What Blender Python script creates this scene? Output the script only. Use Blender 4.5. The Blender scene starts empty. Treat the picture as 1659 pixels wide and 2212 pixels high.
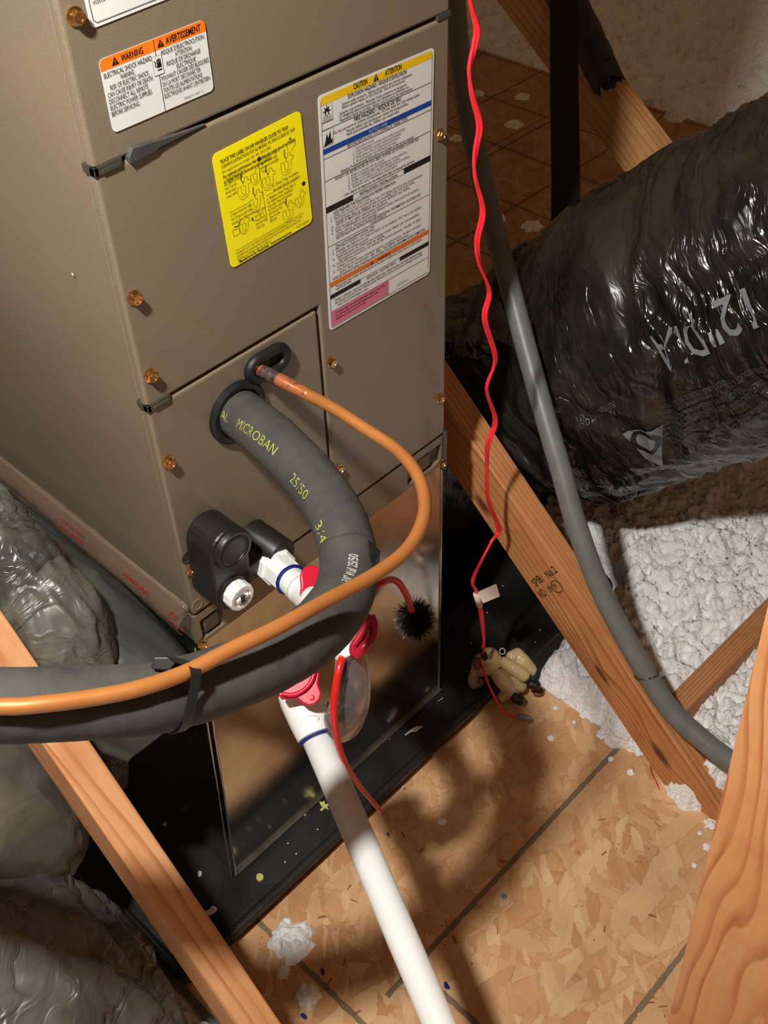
import bpy, bmesh, math, random
from mathutils import Vector, Matrix, noise
random.seed(7)
V = Vector
scene = bpy.context.scene
COL = scene.collection

# ------------------------------------------------------------------ camera
CX = V((0.688065, -0.725074, -0.028891))      # camera right in world space
CY = V((-0.520348, -0.465257, -0.716082))     # camera down
CZ = V((0.505771, 0.507744, -0.697418))       # camera forward
CC = V((-0.448752, -0.771990, 1.595097))      # camera place
FPX = 2426.07
cd = bpy.data.cameras.new('camera')
cam = bpy.data.objects.new('camera', cd); COL.objects.link(cam)
m = Matrix.Identity(4)
for i in range(3):
    m[i][0] = CX[i]; m[i][1] = -CY[i]; m[i][2] = -CZ[i]; m[i][3] = CC[i]
cam.matrix_world = m
cd.sensor_fit = 'HORIZONTAL'; cd.sensor_width = 36; cd.lens = FPX/1659*36
cd.clip_start = 0.02
scene.camera = cam

# ------------------------------------------------------------------ world, lamps, exposure
w = bpy.data.worlds.new('attic_air'); scene.world = w; w.use_nodes = True
w.node_tree.nodes['Background'].inputs[0].default_value = (1.0, 0.56, 0.30, 1)
w.node_tree.nodes['Background'].inputs[1].default_value = 0.12
def lamp(name, loc, power, color, radius):
    l = bpy.data.lights.new(name, 'POINT'); l.energy = power; l.color = color; l.shadow_soft_size = radius
    o = bpy.data.objects.new(name, l); o.location = loc; COL.objects.link(o); return o
lamp('work_lamp', (-0.50, -0.325, 1.95), 108, (1.0, 0.97, 0.925), 0.036)
lamp('warm_fill', (-1.6, -2.2, 2.3), 7, (1.0, 0.62, 0.36), 0.06)  # added warm fill in place of light bounced off the wood, no real bulb
scene.view_settings.view_transform = 'Standard'
scene.view_settings.look = 'None'
scene.view_settings.exposure = 0.0
scene.view_settings.gamma = 1.0
scene.view_settings.use_curve_mapping = False

# ------------------------------------------------------------------ measuring helpers (photo sight lines -> metres)
def ray(px, py):
    return CX*(px-829.5) + CY*(py-1106.0) + CZ*FPX
def at(px, py, d): return CC + ray(px, py)*(d/FPX)
def onx(px, py, x): r = ray(px, py); return CC + r*((x-CC.x)/r.x)
def ony(px, py, y): r = ray(px, py); return CC + r*((y-CC.y)/r.y)
def onz(px, py, z): r = ray(px, py); return CC + r*((z-CC.z)/r.z)

# ------------------------------------------------------------------ object helpers
def tag(o, label=None, cat=None, group=None, kind=None):
    if label: o['label'] = label
    if cat: o['category'] = cat
    if group: o['group'] = group
    if kind: o['kind'] = kind
    return o
def thing(name, loc, label, cat, group=None, kind=None):
    o = bpy.data.objects.new(name, None); o.location = loc; o.empty_display_size = .05; COL.objects.link(o)
    return tag(o, label, cat, group, kind)
def world_of(o):
    return o.matrix_basis if not o.parent else world_of(o.parent) @ o.matrix_parent_inverse @ o.matrix_basis
def obj(name, verts, faces, mats, parent=None, smooth=False, fm=None):
    me = bpy.data.meshes.new(name)
    me.from_pydata([tuple(v) for v in verts], [], faces)
    for mt in (mats if isinstance(mats, (list, tuple)) else [mats]): me.materials.append(mt)
    if fm: me.polygons.foreach_set('material_index', fm)
    if smooth: me.polygons.foreach_set('use_smooth', [True]*len(me.polygons))
    me.update()
    o = bpy.data.objects.new(name, me); COL.objects.link(o)
    if parent:
        o.parent = parent
        o.matrix_parent_inverse = world_of(parent).inverted()
    return o
def bmobj(name, bm, mats, parent=None, smooth=False):
    me = bpy.data.meshes.new(name); bm.to_mesh(me); bm.free()
    for mt in (mats if isinstance(mats, (list, tuple)) else [mats]): me.materials.append(mt)
    if smooth: me.polygons.foreach_set('use_smooth', [True]*len(me.polygons))
    o = bpy.data.objects.new(name, me); COL.objects.link(o)
    if parent:
        o.parent = parent
        o.matrix_parent_inverse = world_of(parent).inverted()
    return o
class MB:
    def __init__(s): s.v = []; s.f = []; s.m = []
    def add(s, verts, faces, mi=0):
        b = len(s.v); s.v += [V(v) for v in verts]; s.f += [[i+b for i in f] for f in faces]; s.m += [mi]*len(faces)
    def box(s, p0, p1, mi=0, M=None):
        x0, y0, z0 = p0; x1, y1, z1 = p1
        vs = [V(c) for c in ((x0,y0,z0),(x1,y0,z0),(x1,y1,z0),(x0,y1,z0),(x0,y0,z1),(x1,y0,z1),(x1,y1,z1),(x0,y1,z1))]
        if M: vs = [M @ v for v in vs]
        s.add(vs, [[0,3,2,1],[4,5,6,7],[0,1,5,4],[1,2,6,5],[2,3,7,6],[3,0,4,7]], mi)
    def obj(s, name, mats, parent=None, smooth=False): return obj(name, s.v, s.f, mats, parent, smooth, s.m)
def bevel(o, w=.002, seg=2, angle=40):
    b = o.modifiers.new('bevel', 'BEVEL'); b.width = w; b.segments = seg; b.limit_method = 'ANGLE'; b.angle_limit = math.radians(angle)
    return o
def frame_from(zdir, xhint=V((1, 0, 0))):
    z = V(zdir).normalized(); x = V(xhint); x = (x - z*x.dot(z))
    if x.length < 1e-4: x = V((0, 1, 0)) - z*z.y
    x.normalize(); y = z.cross(x)
    M = Matrix.Identity(4)
    for i in range(3): M[i][0] = x[i]; M[i][1] = y[i]; M[i][2] = z[i]
    return M
def catmull(pts, n=10):
    P = [V(p) for p in pts]; P = [P[0]*2-P[1]] + P + [P[-1]*2-P[-2]]; out = []
    for i in range(1, len(P)-2):
        a, b, c, d = P[i-1:i+3]
        for k in range(n):
            t = k/n; out.append(.5*((2*b)+(c-a)*t+(2*a-5*b+4*c-d)*t*t+(3*b-a-3*c+d)*t**3))
    out.append(P[-2]); return out
def lerp_list(vals, n, total):
    out = []
    for i in range(total):
        t = i/(total-1)*(len(vals)-1); k = min(int(t), len(vals)-2); out.append(vals[k]*(1-(t-k))+vals[k+1]*(t-k))
    return out
class Sweep:
    """a tube along a smooth curve; point(u, ang) gives a place on its skin"""
    def __init__(s, pts, r, n=10, seg=24, disp=None, flat=None, straight=False):
        s.c = [V(p) for p in pts] if straight else catmull(pts, n)
        N = len(s.c); s.r = lerp_list(r, 0, N) if isinstance(r, (list, tuple)) else [r]*N
        s.seg = seg; s.disp = disp; s.flat = flat
        s.L = [0]
        for a, b in zip(s.c[:-1], s.c[1:]): s.L.append(s.L[-1]+(b-a).length)
        s.T = []
        for i in range(N): s.T.append((s.c[min(i+1, N-1)]-s.c[max(i-1, 0)]).normalized())
        h = V((0, 0, 1)) if abs(s.T[0].z) < .9 else V((1, 0, 0))
        n0 = (h - s.T[0]*h.dot(s.T[0])).normalized(); s.N = [n0]
        for i in range(1, N):
            p = s.N[-1]; p = (p - s.T[i]*p.dot(s.T[i])).normalized(); s.N.append(p)
    def idx(s, u):
        import bisect
        u = max(0, min(s.L[-1]-1e-6, u)); i = max(0, min(len(s.L)-2, bisect.bisect(s.L, u)-1)); return i, (u-s.L[i])/(s.L[i+1]-s.L[i])
    def frame(s, u):
        i, t = s.idx(u); c = s.c[i].lerp(s.c[i+1], t); N = s.N[i].lerp(s.N[i+1], t).normalized(); T = s.T[i].lerp(s.T[i+1], t).normalized()
        return c, T, N, T.cross(N), s.r[i]*(1-t)+s.r[i+1]*t
    def rad(s, u, a, r, c, N, B):
        d = N*math.cos(a)+B*math.sin(a)
        if s.disp: r = r + s.disp(u, a, c+d*r)
        return c + d*r
    def point(s, u, a, off=0):
        c, T, N, B, r = s.frame(u); p = s.rad(u, a, r, c, N, B); return p + (p-c).normalized()*off
    def ang_to(s, u, P):
        c, T, N, B, r = s.frame(u); d = P-c; return math.atan2(d.dot(B), d.dot(N))
    def nearest(s, P):
        i = min(range(len(s.c)), key=lambda k: (s.c[k]-P).length); return s.L[i]
    def u_px(s, px, py):
        rd = ray(px, py).normalized()
        i = min(range(len(s.c)), key=lambda k: ((s.c[k]-CC)-rd*((s.c[k]-CC).dot(rd))).length); return s.L[i]
    def verts(s, u0=None, u1=None):
        vs = []
        for i in range(len(s.c)):
            c, T, N = s.c[i], s.T[i], s.N[i]; B = T.cross(N)
            for k in range(s.seg):
                vs.append(s.rad(s.L[i], 2*math.pi*k/s.seg, s.r[i], c, N, B))
        return vs
    def build(s, name, mat, parent=None, caps=True, smooth=True):
        vs = s.verts(); n = s.seg; M = len(s.c); fs = []
        for i in range(M-1):
            for k in range(n):
                a = i*n+k; b = i*n+(k+1) % n; fs.append([a, b, b+n, a+n])
        if caps: fs.append(list(range(n))[::-1]); fs.append([(M-1)*n+k for k in range(n)])
        o = obj(name, vs, fs, mat, parent, smooth)
        uvl = o.data.uv_layers.new(name='along'); R0 = max(s.r); data = []
        for i in range(M-1):
            for k in range(n):
                for (ii, kk) in ((i, k), (i, k+1), (i+1, k+1), (i+1, k)): data += [s.L[ii], 2*math.pi*kk/n*R0]
        data += [0.0]*(2*len(uvl.data)-len(data)); uvl.data.foreach_set('uv', data)
        if caps and smooth:
            o.data.polygons[len(fs)-1].use_smooth = False; o.data.polygons[len(fs)-2].use_smooth = False
        return o
def lathe(name, prof, base, axis, mat, parent=None, seg=24, smooth=True, hint=(1, 0, 0)):
    """prof: list of (radius, height) along axis from base"""
    M = frame_from(axis, V(hint)); vs = []; fs = []
    for r, h in prof:
        for k in range(seg):
            a = 2*math.pi*k/seg; vs.append(V(base)+M @ V((r*math.cos(a), r*math.sin(a), h)))
    for i in range(len(prof)-1):
        for k in range(seg):
            a = i*seg+k; b = i*seg+(k+1) % seg; fs.append([a, b, b+seg, a+seg])
    fs.append(list(range(seg))[::-1]); fs.append([(len(prof)-1)*seg+k for k in range(seg)])
    o = obj(name, vs, fs, mat, parent, smooth)
    if smooth:
        for p in (-1, -2): o.data.polygons[len(fs)+p].use_smooth = False
        e = o.modifiers.new('edges', 'EDGE_SPLIT'); e.split_angle = math.radians(38)
    return o
def prism(name, outline, h, M, mat, parent=None, bev=0):
    """extrude a 2-d outline (list of x,y) by h along local z of M"""
    n = len(outline); vs = [M @ V((x, y, 0)) for x, y in outline]+[M @ V((x, y, h)) for x, y in outline]
    fs = [list(range(n))[::-1], list(range(n, 2*n))]+[[i, (i+1) % n, (i+1) % n+n, i+n] for i in range(n)]
    o = obj(name, vs, fs, mat, parent)
    if bev: bevel(o, bev, 2, 30)
    return o
def rrect(x0, y0, x1, y1, r, k=5):
    out = []
    for cx, cy, a0 in ((x1-r, y1-r, 0), (x0+r, y1-r, 90), (x0+r, y0+r, 180), (x1-r, y0+r, 270)):
        for i in range(k+1):
            a = math.radians(a0+90*i/k); out.append((cx+r*math.cos(a), cy+r*math.sin(a)))
    return out

# ------------------------------------------------------------------ materials
def srgb(r, g, b):
    f = lambda c: (c/255/12.92) if c/255 <= .04045 else ((c/255+.055)/1.055)**2.4
    return (f(r), f(g), f(b), 1)
class NB:
    def __init__(s, name):
        s.m = bpy.data.materials.new(name); s.m.use_nodes = True; s.t = s.m.node_tree; s.n = s.t.nodes; s.l = s.t.links
        s.b = s.n['Principled BSDF']
    def node(s, typ, **kw):
        n = s.n.new(typ)
        for k, v in kw.items(): setattr(n, k, v)
        return n
    def link(s, a, b): s.l.new(a, b)
    def put(s, sock, v):
        if isinstance(v, bpy.types.NodeSocket): s.l.new(v, sock)
        else: sock.default_value = v
    def math(s, op, a, b=0.0, c=0.0, clamp=False):
        n = s.n.new('ShaderNodeMath'); n.operation = op; n.use_clamp = clamp
        s.put(n.inputs[0], a); s.put(n.inputs[1], b); s.put(n.inputs[2], c); return n.outputs[0]
    def coord(s, which='Object'): return s.n.new('ShaderNodeTexCoord').outputs[which]
    def mapping(s, v, scale=(1, 1, 1), rot=(0, 0, 0), loc=(0, 0, 0)):
        n = s.n.new('ShaderNodeMapping'); s.link(v, n.inputs[0]); n.inputs['Scale'].default_value = scale
        n.inputs['Rotation'].default_value = rot; n.inputs['Location'].default_value = loc; return n.outputs[0]
    def noise(s, v, scale, detail=4, rough=.5, dist=0, out=0):
        n = s.n.new('ShaderNodeTexNoise'); s.put(n.inputs['Vector'], v); n.inputs['Scale'].default_value = scale
        n.inputs['Detail'].default_value = detail; n.inputs['Roughness'].default_value = rough; n.inputs['Distortion'].default_value = dist
        return n.outputs[out]
    def voro(s, v, scale, feature='F1', out='Distance', rnd=1):
        n = s.n.new('ShaderNodeTexVoronoi'); n.feature = feature; s.put(n.inputs['Vector'], v); n.inputs['Scale'].default_value = scale
        n.inputs['Randomness'].default_value = rnd; return n.outputs[out]
    def ramp(s, v, stops, interp='LINEAR'):
        n = s.n.new('ShaderNodeValToRGB'); s.put(n.inputs[0], v); cr = n.color_ramp; cr.interpolation = interp
        while len(cr.elements) < len(stops): cr.elements.new(.5)
        for e, (p, c) in zip(cr.elements, stops):
            e.position = p; e.color = c if isinstance(c, (tuple, list)) else (c, c, c, 1)
        return n.outputs[0]
    def mix(s, f, a, b, blend='MIX'):
        n = s.n.new('ShaderNodeMix'); n.data_type = 'RGBA'; n.blend_type = blend
        s.put(n.inputs[0], f); s.put(n.inputs[6], a); s.put(n.inputs[7], b); return n.outputs[2]
    def sep(s, v):
        n = s.n.new('ShaderNodeSeparateXYZ'); s.link(v, n.inputs[0]); return n.outputs
    def comb(s, x, y, z):
        n = s.n.new('ShaderNodeCombineXYZ'); s.put(n.inputs[0], x); s.put(n.inputs[1], y); s.put(n.inputs[2], z); return n.outputs[0]
    def vadd(s, a, b):
        n = s.n.new('ShaderNodeVectorMath'); n.operation = 'ADD'; s.put(n.inputs[0], a); s.put(n.inputs[1], b); return n.outputs[0]
    def vscale(s, a, k):
        n = s.n.new('ShaderNodeVectorMath'); n.operation = 'SCALE'; s.put(n.inputs[0], a); n.inputs['Scale'].default_value = k; return n.outputs[0]
    def bump(s, h, strength=.3, dist=.002, normal=None):
        n = s.n.new('ShaderNodeBump'); n.inputs['Strength'].default_value = strength; n.inputs['Distance'].default_value = dist
        s.put(n.inputs['Height'], h)
        if normal: s.link(normal, n.inputs['Normal'])
        s.link(n.outputs[0], s.b.inputs['Normal']); return n.outputs[0]
    def set(s, **kw):
        names = dict(color='Base Color', rough='Roughness', metal='Metallic', spec='Specular IOR Level', coat='Coat Weight', coatr='Coat Roughness',
                     trans='Transmission Weight', ior='IOR', alpha='Alpha', sss='Subsurface Weight', sheen='Sheen Weight')
        for k, v in kw.items(): s.put(s.b.inputs[names[k]], v)
        return s.m
def simple(name, col, rough=.5, metal=0, var=.12, scale=60, bump=0, bdist=.001, **kw):
    b = NB(name); c = b.coord()
    n = b.noise(c, scale, 4, .6)
    dark = tuple(x*(1-var) for x in col[:3])+(1,); lite = tuple(min(1, x*(1+var)) for x in col[:3])+(1,)
    b.set(color=b.ramp(n, [(.3, dark), (.7, lite)]), rough=rough, metal=metal, **kw)
    if bump: b.bump(n, bump, bdist)
    return b.m

def mat_wood(name, c_dark, c_mid, c_light, freq=60, seed=0.0, knots=(), contrast=1, stretch=1.6, warp=.02):
    """x runs along the timber; rings show as lines across y and z"""
    b = NB(name); o = b.coord(); X, Y, Z = b.sep(o)
    lo = b.noise(b.vadd(b.mapping(o, (stretch, 9, 9)), (seed, seed*1.7, 0)), 1.0, 2, .5)
    f = b.math('ADD', b.math('ADD', Y, b.math('MULTIPLY', Z, 1.35)), b.math('MULTIPLY', b.math('SUBTRACT', lo, .5), warp*5))
    kd = 0.0
    for kx, kv, ax, av, amp in knots:
        dx = b.math('DIVIDE', b.math('SUBTRACT', X, kx), ax); dv = b.math('DIVIDE', b.math('SUBTRACT', Y, kv), av)
        r2 = b.math('ADD', b.math('MULTIPLY', dx, dx), b.math('MULTIPLY', dv, dv))
        wide = b.math('POWER', 2.718, b.math('MULTIPLY', r2, -.25)); core = b.math('POWER', 2.718, b.math('MULTIPLY', b.math('MULTIPLY', r2, r2), -4.0))
        f = b.math('ADD', f, b.math('MULTIPLY', wide, amp)); kd = b.math('ADD', kd, core)
    ring = b.math('FRACT', b.math('MULTIPLY', f, freq))
    fine = b.noise(b.vadd(b.mapping(o, (6, 260, 260)), (seed, 0, 0)), 1, 3, .6)
    med = b.noise(b.vadd(b.mapping(o, (3, 40, 40)), (seed+4, 0, 0)), 1, 3, .6)
    late = b.ramp(ring, [(0, .12), (.55, .25), (.86, 1), (.95, .9), (1, .12)])
    late = b.math('MULTIPLY', late, b.ramp(med, [(.3, .25), (.65, 1)]))
    col = b.ramp(b.math('ADD', b.math('MULTIPLY', med, .7), b.math('MULTIPLY', fine, .3)), [(.3, c_mid), (.68, c_light)])
    col = b.mix(b.math('MULTIPLY', late, contrast, clamp=True), col, c_dark)
    blot = b.noise(b.vadd(o, (seed*3, 1, 2)), 14, 3, .6)
    col = b.mix(b.ramp(blot, [(.5, 0), (.75, .35)]), col, c_dark)
    if knots: col = b.mix(b.math('MULTIPLY', kd, .9, clamp=True), col, srgb(92, 40, 20))
    b.set(color=col, rough=.62, spec=.3)
    b.bump(b.math('ADD', b.math('MULTIPLY', fine, .5), late), .18, .0008)
    return b.m

def mat_osb(name, grid=None, gridcol=srgb(112, 100, 82), gw=.85, shade_tint=False):
    b = NB(name); o = b.coord(); X, Y, Z = b.sep(o)
    wob = b.vscale(b.noise(o, 40, 6, .7, out=1), .017)
    p = b.vadd(o, wob)
    layers = []
    for k, (ang, sx, sy, sc) in enumerate(((.5, 1, .30, 34), (-.45, 1, .36, 30), (1.3, 1, .3, 38), (.12, 1, .25, 24), (2.3, 1, .45, 70))):
        q = b.mapping(p, (1, 1, 0), (0, 0, ang), (k*3.1, k*1.7, 0))
        q = b.mapping(q, (sy*.75, 1.0, 1.0))
        n = b.n.new('ShaderNodeTexVoronoi'); b.link(q, n.inputs['Vector']); n.inputs['Scale'].default_value = sc
        v2 = b.n.new('ShaderNodeTexVoronoi'); v2.feature = 'DISTANCE_TO_EDGE'; b.link(q, v2.inputs['Vector']); v2.inputs['Scale'].default_value = sc
        grain = b.noise(b.mapping(q, (14, 230, 1)), 1, 3, .65)
        r, g, bl = b.sep(n.outputs['Color'])
        layers.append((r, g, v2.outputs['Distance'], grain))
    cols = []
    for r, g, e, gr in layers:
        c = b.ramp(b.math('ADD', b.math('MULTIPLY', r, .62), b.math('MULTIPLY', gr, .42)),
                   [(.1, srgb(196, 142, 96)), (.35, srgb(212, 162, 114)), (.6, srgb(221, 176, 128)), (.9, srgb(232, 194, 148))])
        edge = b.ramp(e, [(0, .30), (.03, 0)])
        cols.append(b.mix(edge, c, srgb(128, 78, 42)))
    col = cols[0]; h = layers[0][1]
    for k in range(1, 5):
        msk = b.ramp(layers[k][1], [(.52 if k < 4 else .62, 0), (.56 if k < 4 else .66, 1)])
        col = b.mix(msk, col, cols[k]); h = b.math('ADD', h, b.math('MULTIPLY', msk, .4))
    sp = b.voro(o, 75, out='Distance'); spm = b.ramp(b.noise(o, 9, 3), [(.45, 0), (.6, 1)])
    col = b.mix(b.math('MULTIPLY', b.ramp(sp, [(.05, 1), (.11, 0)]), spm), col, srgb(84, 46, 24))
    if shade_tint: col = b.mix(.45, col, srgb(88, 46, 28))  # paints shade into the board: darker, redder mix
    st = b.noise(o, 5.5, 5, .65); col = b.mix(b.ramp(st, [(.5, 0), (.78, .42)]), col, srgb(122, 72, 44))
    if grid:
        gx, gy = grid; n1 = b.noise(o, 60, 3, .6)
        for axis, lines in ((X, gx), (Y, gy)):
            for (v, lo, hi) in lines:
                wd = b.math('ABSOLUTE', b.math('SUBTRACT', axis, v)); wd = b.math('ADD', wd, b.math('MULTIPLY', b.math('SUBTRACT', n1, .5), .005))
                other = Y if axis is X else X
                m1 = b.math('MULTIPLY', b.math('LESS_THAN', wd, .0042), b.math('MULTIPLY', b.math('GREATER_THAN', other, lo), b.math('LESS_THAN', other, hi)))
                col = b.mix(b.math('MULTIPLY', m1, gw), col, gridcol)
    b.set(color=col, rough=.7, spec=.25)
    b.bump(b.math('ADD', h, b.math('MULTIPLY', b.noise(o, 220, 3), .5)), .35, .0012)
    return b.m

M_cab = NB('taupe_cabinet_paint')
_n = M_cab.noise(M_cab.coord(), 900, 2)
M_cab.set(color=M_cab.ramp(M_cab.noise(M_cab.coord(), 700, 2), [(.3, srgb(118, 105, 86)), (.7, srgb(132, 119, 99))]), rough=.23, spec=.5)
M_cab.bump(_n, .06, .0004); M_cab = M_cab.m
b = NB('galvanised_sheet'); c = b.coord()
b.set(color=b.ramp(b.voro(c, 45, out='Color'), [(0, (.50, .49, .46, 1)), (1, (.60, .59, .56, 1))]), metal=1.0,
      rough=b.ramp(b.noise(c, 12, 4), [(.3, .13), (.7, .24)]))
b.bump(b.noise(c, 7, 2), .08, .004); M_galv = b.m
b = NB('dull_sheet_metal'); c = b.coord(); b.set(color=srgb(110, 106, 96), metal=.8, rough=b.ramp(b.noise(c, 30, 3), [(.3, .3), (.7, .5)])); M_dull = b.m
M_dark = simple('dark_gap', srgb(14, 12, 10), .8)
M_brass = simple('copper_plated_screw', (.78, .47, .19, 1), .2, 1.0, .15, 300)
M_blackpl = simple('black_moulded_plastic', srgb(30, 27, 25), .42, 0, .25, 40, .1)
M_rubber = simple('black_rubber_grommet', srgb(22, 23, 23), .5, 0, .1)
M_foam = NB('grey_pipe_insulation_foam'); c = M_foam.coord()
M_foam.set(color=M_foam.ramp(M_foam.noise(c, 25, 5, .7), [(.3, srgb(58, 57, 54)), (.7, srgb(76, 75, 70))]), rough=.72, spec=.3)
M_foam.bump(M_foam.noise(c, 420, 3, .7), .25, .0006); M_foam = M_foam.m
b = NB('copper_line'); c = b.coord()
b.set(color=b.ramp(b.noise(c, 16, 4, .6), [(.3, (.40, .145, .035, 1)), (.7, (.50, .19, .05, 1))]), metal=.3, rough=.45); M_copper = b.m
b = NB('heat_marked_copper'); c = b.coord()
b.set(color=b.ramp(b.noise(c, 80, 4, .6), [(.35, srgb(150, 86, 74)), (.5, srgb(224, 140, 92)), (.7, srgb(198, 104, 60))]), metal=.6, rough=.3); M_cuheat = b.m
b = NB('grey_braze_joint'); c = b.coord()
b.set(color=b.ramp(b.noise(c, 160, 4, .6), [(.35, srgb(86, 70, 66)), (.7, srgb(150, 130, 122))]), metal=.7, rough=.3); b.bump(b.noise(c, 300, 3), .3, .0005); M_braze = b.m
M_yprint = simple('yellow_print', srgb(176, 176, 70), .6)
M_wprint = simple('worn_white_print', srgb(176, 176, 168), .6, 0, .25, 400)
M_pvc = simple('white_pvc', srgb(236, 236, 232), .33, 0, .03, 20, sss=.05)
M_blue = simple('blue_pvc_primer', srgb(14, 34, 110), .3, 0, .3, 200)
M_red = simple('red_plastic', srgb(200, 10, 46), .35, 0, .1)
M_redcl = simple('dark_red_plastic', srgb(165, 18, 48), .3, 0, .1)
M_redrod = simple('red_coated_wire', srgb(206, 32, 26), .3, 0, .1)
M_wire = simple('red_wire_jacket', srgb(238, 40, 52), .35, 0, .08)
M_bristle = simple('black_bristle', srgb(30, 28, 20), .35)
b = NB('clear_trap_plastic'); b.set(color=(.80, .76, .76, 1), rough=.12, trans=.93, ior=1.12, spec=.5); M_clear = b.m
b = NB('clear_film'); c = b.coord(); b.set(color=(.26, .16, .11, 1), rough=.10, alpha=.24, spec=.35); b.bump(b.noise(c, 30, 3), .5, .004); M_film = b.m
M_redink = simple('red_ink', srgb(170, 30, 30), .6)
b = NB('black_drain_pan_plastic'); c = b.coord()
b.set(color=b.ramp(b.noise(c, 9, 5, .7), [(.35, srgb(17, 18, 19)), (.75, srgb(38, 38, 37))]), rough=b.ramp(b.noise(c, 14, 4), [(.3, .34), (.7, .55)]), spec=.45)
b.bump(b.noise(c, 60, 4, .6), .12, .002); M_pan = b.m
M_conduit = simple('grey_conduit_pvc', srgb(112, 114, 110), .42, 0, .14, 22)
M_nut = simple('grey_nut', srgb(128, 134, 140), .5)
M_strap = simple('black_webbing', srgb(20, 20, 20), .75, 0, .2, 400, .3)
b = NB('black_foam_sleeve'); c = b.coord(); b.set(color=b.ramp(b.noise(c, 30, 4), [(.3, srgb(34, 34, 34)), (.7, srgb(62, 62, 60))]), rough=.6); b.bump(b.noise(c, 120, 3), .4, .002); M_sleeve = b.m
M_tan = simple('glossy_beige_plastic', srgb(206, 182, 132), .16, 0, .06, 20, coat=.6)
M_tand = simple('brown_plastic', srgb(104, 58, 28), .3)
M_ear = simple('brown_inner_ear', srgb(120, 84, 40), .4)
M_eye = simple('cream_eye', srgb(214, 205, 170), .3)
M_white = simple('white_label_vinyl', srgb(226, 226, 222), .4, 0, .02)
M_paper = simple('cream_tag_paper', srgb(222, 208, 190), .5, 0, .03)
M_black = simple('black_ink', srgb(18, 17, 17), .5)
M_grey = simple('grey_ink', srgb(120, 118, 114), .5)
M_orange = simple('orange_ink', srgb(246, 122, 20), .45, 0, .02)
M_orange2 = simple('dull_orange_ink', srgb(222, 112, 32), .45, 0, .02)
M_yel = simple('yellow_ink', srgb(236, 198, 16), .45, 0, .02)
M_ylab = simple('yellow_label_vinyl', srgb(255, 240, 0), .4, 0, .01)
M_olive = simple('olive_ink', srgb(108, 100, 10), .5)
M_bluei = simple('blue_ink', srgb(10, 68, 156), .45)
M_pink = simple('pink_ink', srgb(214, 112, 140), .45, 0, .02)
M_wtxt = simple('pale_blue_ink', srgb(170, 196, 226), .45)
M_dprint = simple('duct_grey_print', srgb(118, 124, 128), .45)
M_dprint2 = simple('duct_fine_print', srgb(72, 74, 76), .45)
M_stamp = simple('timber_stamp_ink', srgb(52, 30, 18), .7, 0, .3, 500)
M_yellfoam = simple('yellow_foam', srgb(196, 190, 112), .7, 0, .15, 200, .5)

def mat_duct(name, base, dust, scale=1.0, rough=(.06, .3), bump=.6, dustamt=.5):
    """film wrapped on wire: creases run mostly around the tube"""
    b = NB(name); c = b.coord(); uv = b.coord('UV')
    w1 = b.vscale(b.noise(c, 5*scale, 3, .55, out=1), .16); q = b.vadd(uv, w1)
    n1 = b.noise(b.mapping(q, (19*scale, 3.2*scale, 1)), 1, 4, .5, .4); n2 = b.noise(b.mapping(q, (60*scale, 12*scale, 1)), 1, 3, .5, .6)
    n3 = b.noise(c, 3.4, 5, .65); n4 = b.noise(b.mapping(q, (16, 3.5, 1)), 1, 5, .65)
    d = b.math('MULTIPLY', b.ramp(n3, [(.36, 0), (.56, 1)]), b.ramp(n4, [(.35, .25), (.65, 1)]))
    d = b.math('MULTIPLY', d, dustamt)
    b.set(color=b.mix(d, base, dust), rough=b.math('ADD', b.ramp(n2, [(.3, rough[0]), (.7, rough[1])]), b.math('MULTIPLY', d, .55)), spec=.6)
    r1 = b.math('ABSOLUTE', b.math('SUBTRACT', n1, .5)); r2 = b.math('ABSOLUTE', b.math('SUBTRACT', n2, .5))
    r1 = b.math('POWER', r1, .7)
    b.bump(b.math('ADD', r1, b.math('MULTIPLY', r2, .22)), bump, .020)
    return b.m
M_duct = mat_duct('black_duct_film', srgb(20, 20, 21), srgb(84, 76, 62), 1, (.04, .2), .7, .45)
M_duct2 = mat_duct('dark_duct_film', srgb(16, 16, 17), srgb(62, 56, 46), 1, (.05, .25), .7, .4)
M_ductg = mat_duct('silver_grey_duct_film', srgb(50, 51, 48), srgb(128, 124, 112), 1.3, (.08, .3), .7, .8)
M_ducts = mat_duct('smooth_grey_duct_film', srgb(56, 60, 56), srgb(92, 94, 84), .5, (.14, .35), .22, .6)
M_ductb = mat_duct('dusty_brown_duct_film', srgb(56, 54, 48), srgb(112, 104, 88), .6, (.3, .55), .3, .8)
b = NB('white_fluffy_insulation'); c = b.coord()
n1 = b.noise(c, 38, 5, .65, .6); n2 = b.noise(c, 3, 4, .6)
col = b.ramp(n1, [(.25, srgb(238, 234, 229)), (.6, srgb(252, 251, 249))])
col = b.mix(b.ramp(b.noise(c, 16, 5, .7), [(.69, 0), (.76, .6)]), col, srgb(128, 116, 100))
X_, Y_, Z_ = b.sep(c)
b.set(color=col, rough=.95, spec=.1, sheen=.2)
b.bump(b.math('ADD', n1, b.math('MULTIPLY', b.voro(b.vadd(c, b.vscale(b.noise(c, 60, 3, out=1), .02)), 120), .5)), .8, .006); M_insul = b.m

C_D, C_M, C_L = srgb(168, 96, 46), srgb(205, 138, 84), srgb(230, 174, 118)
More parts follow.
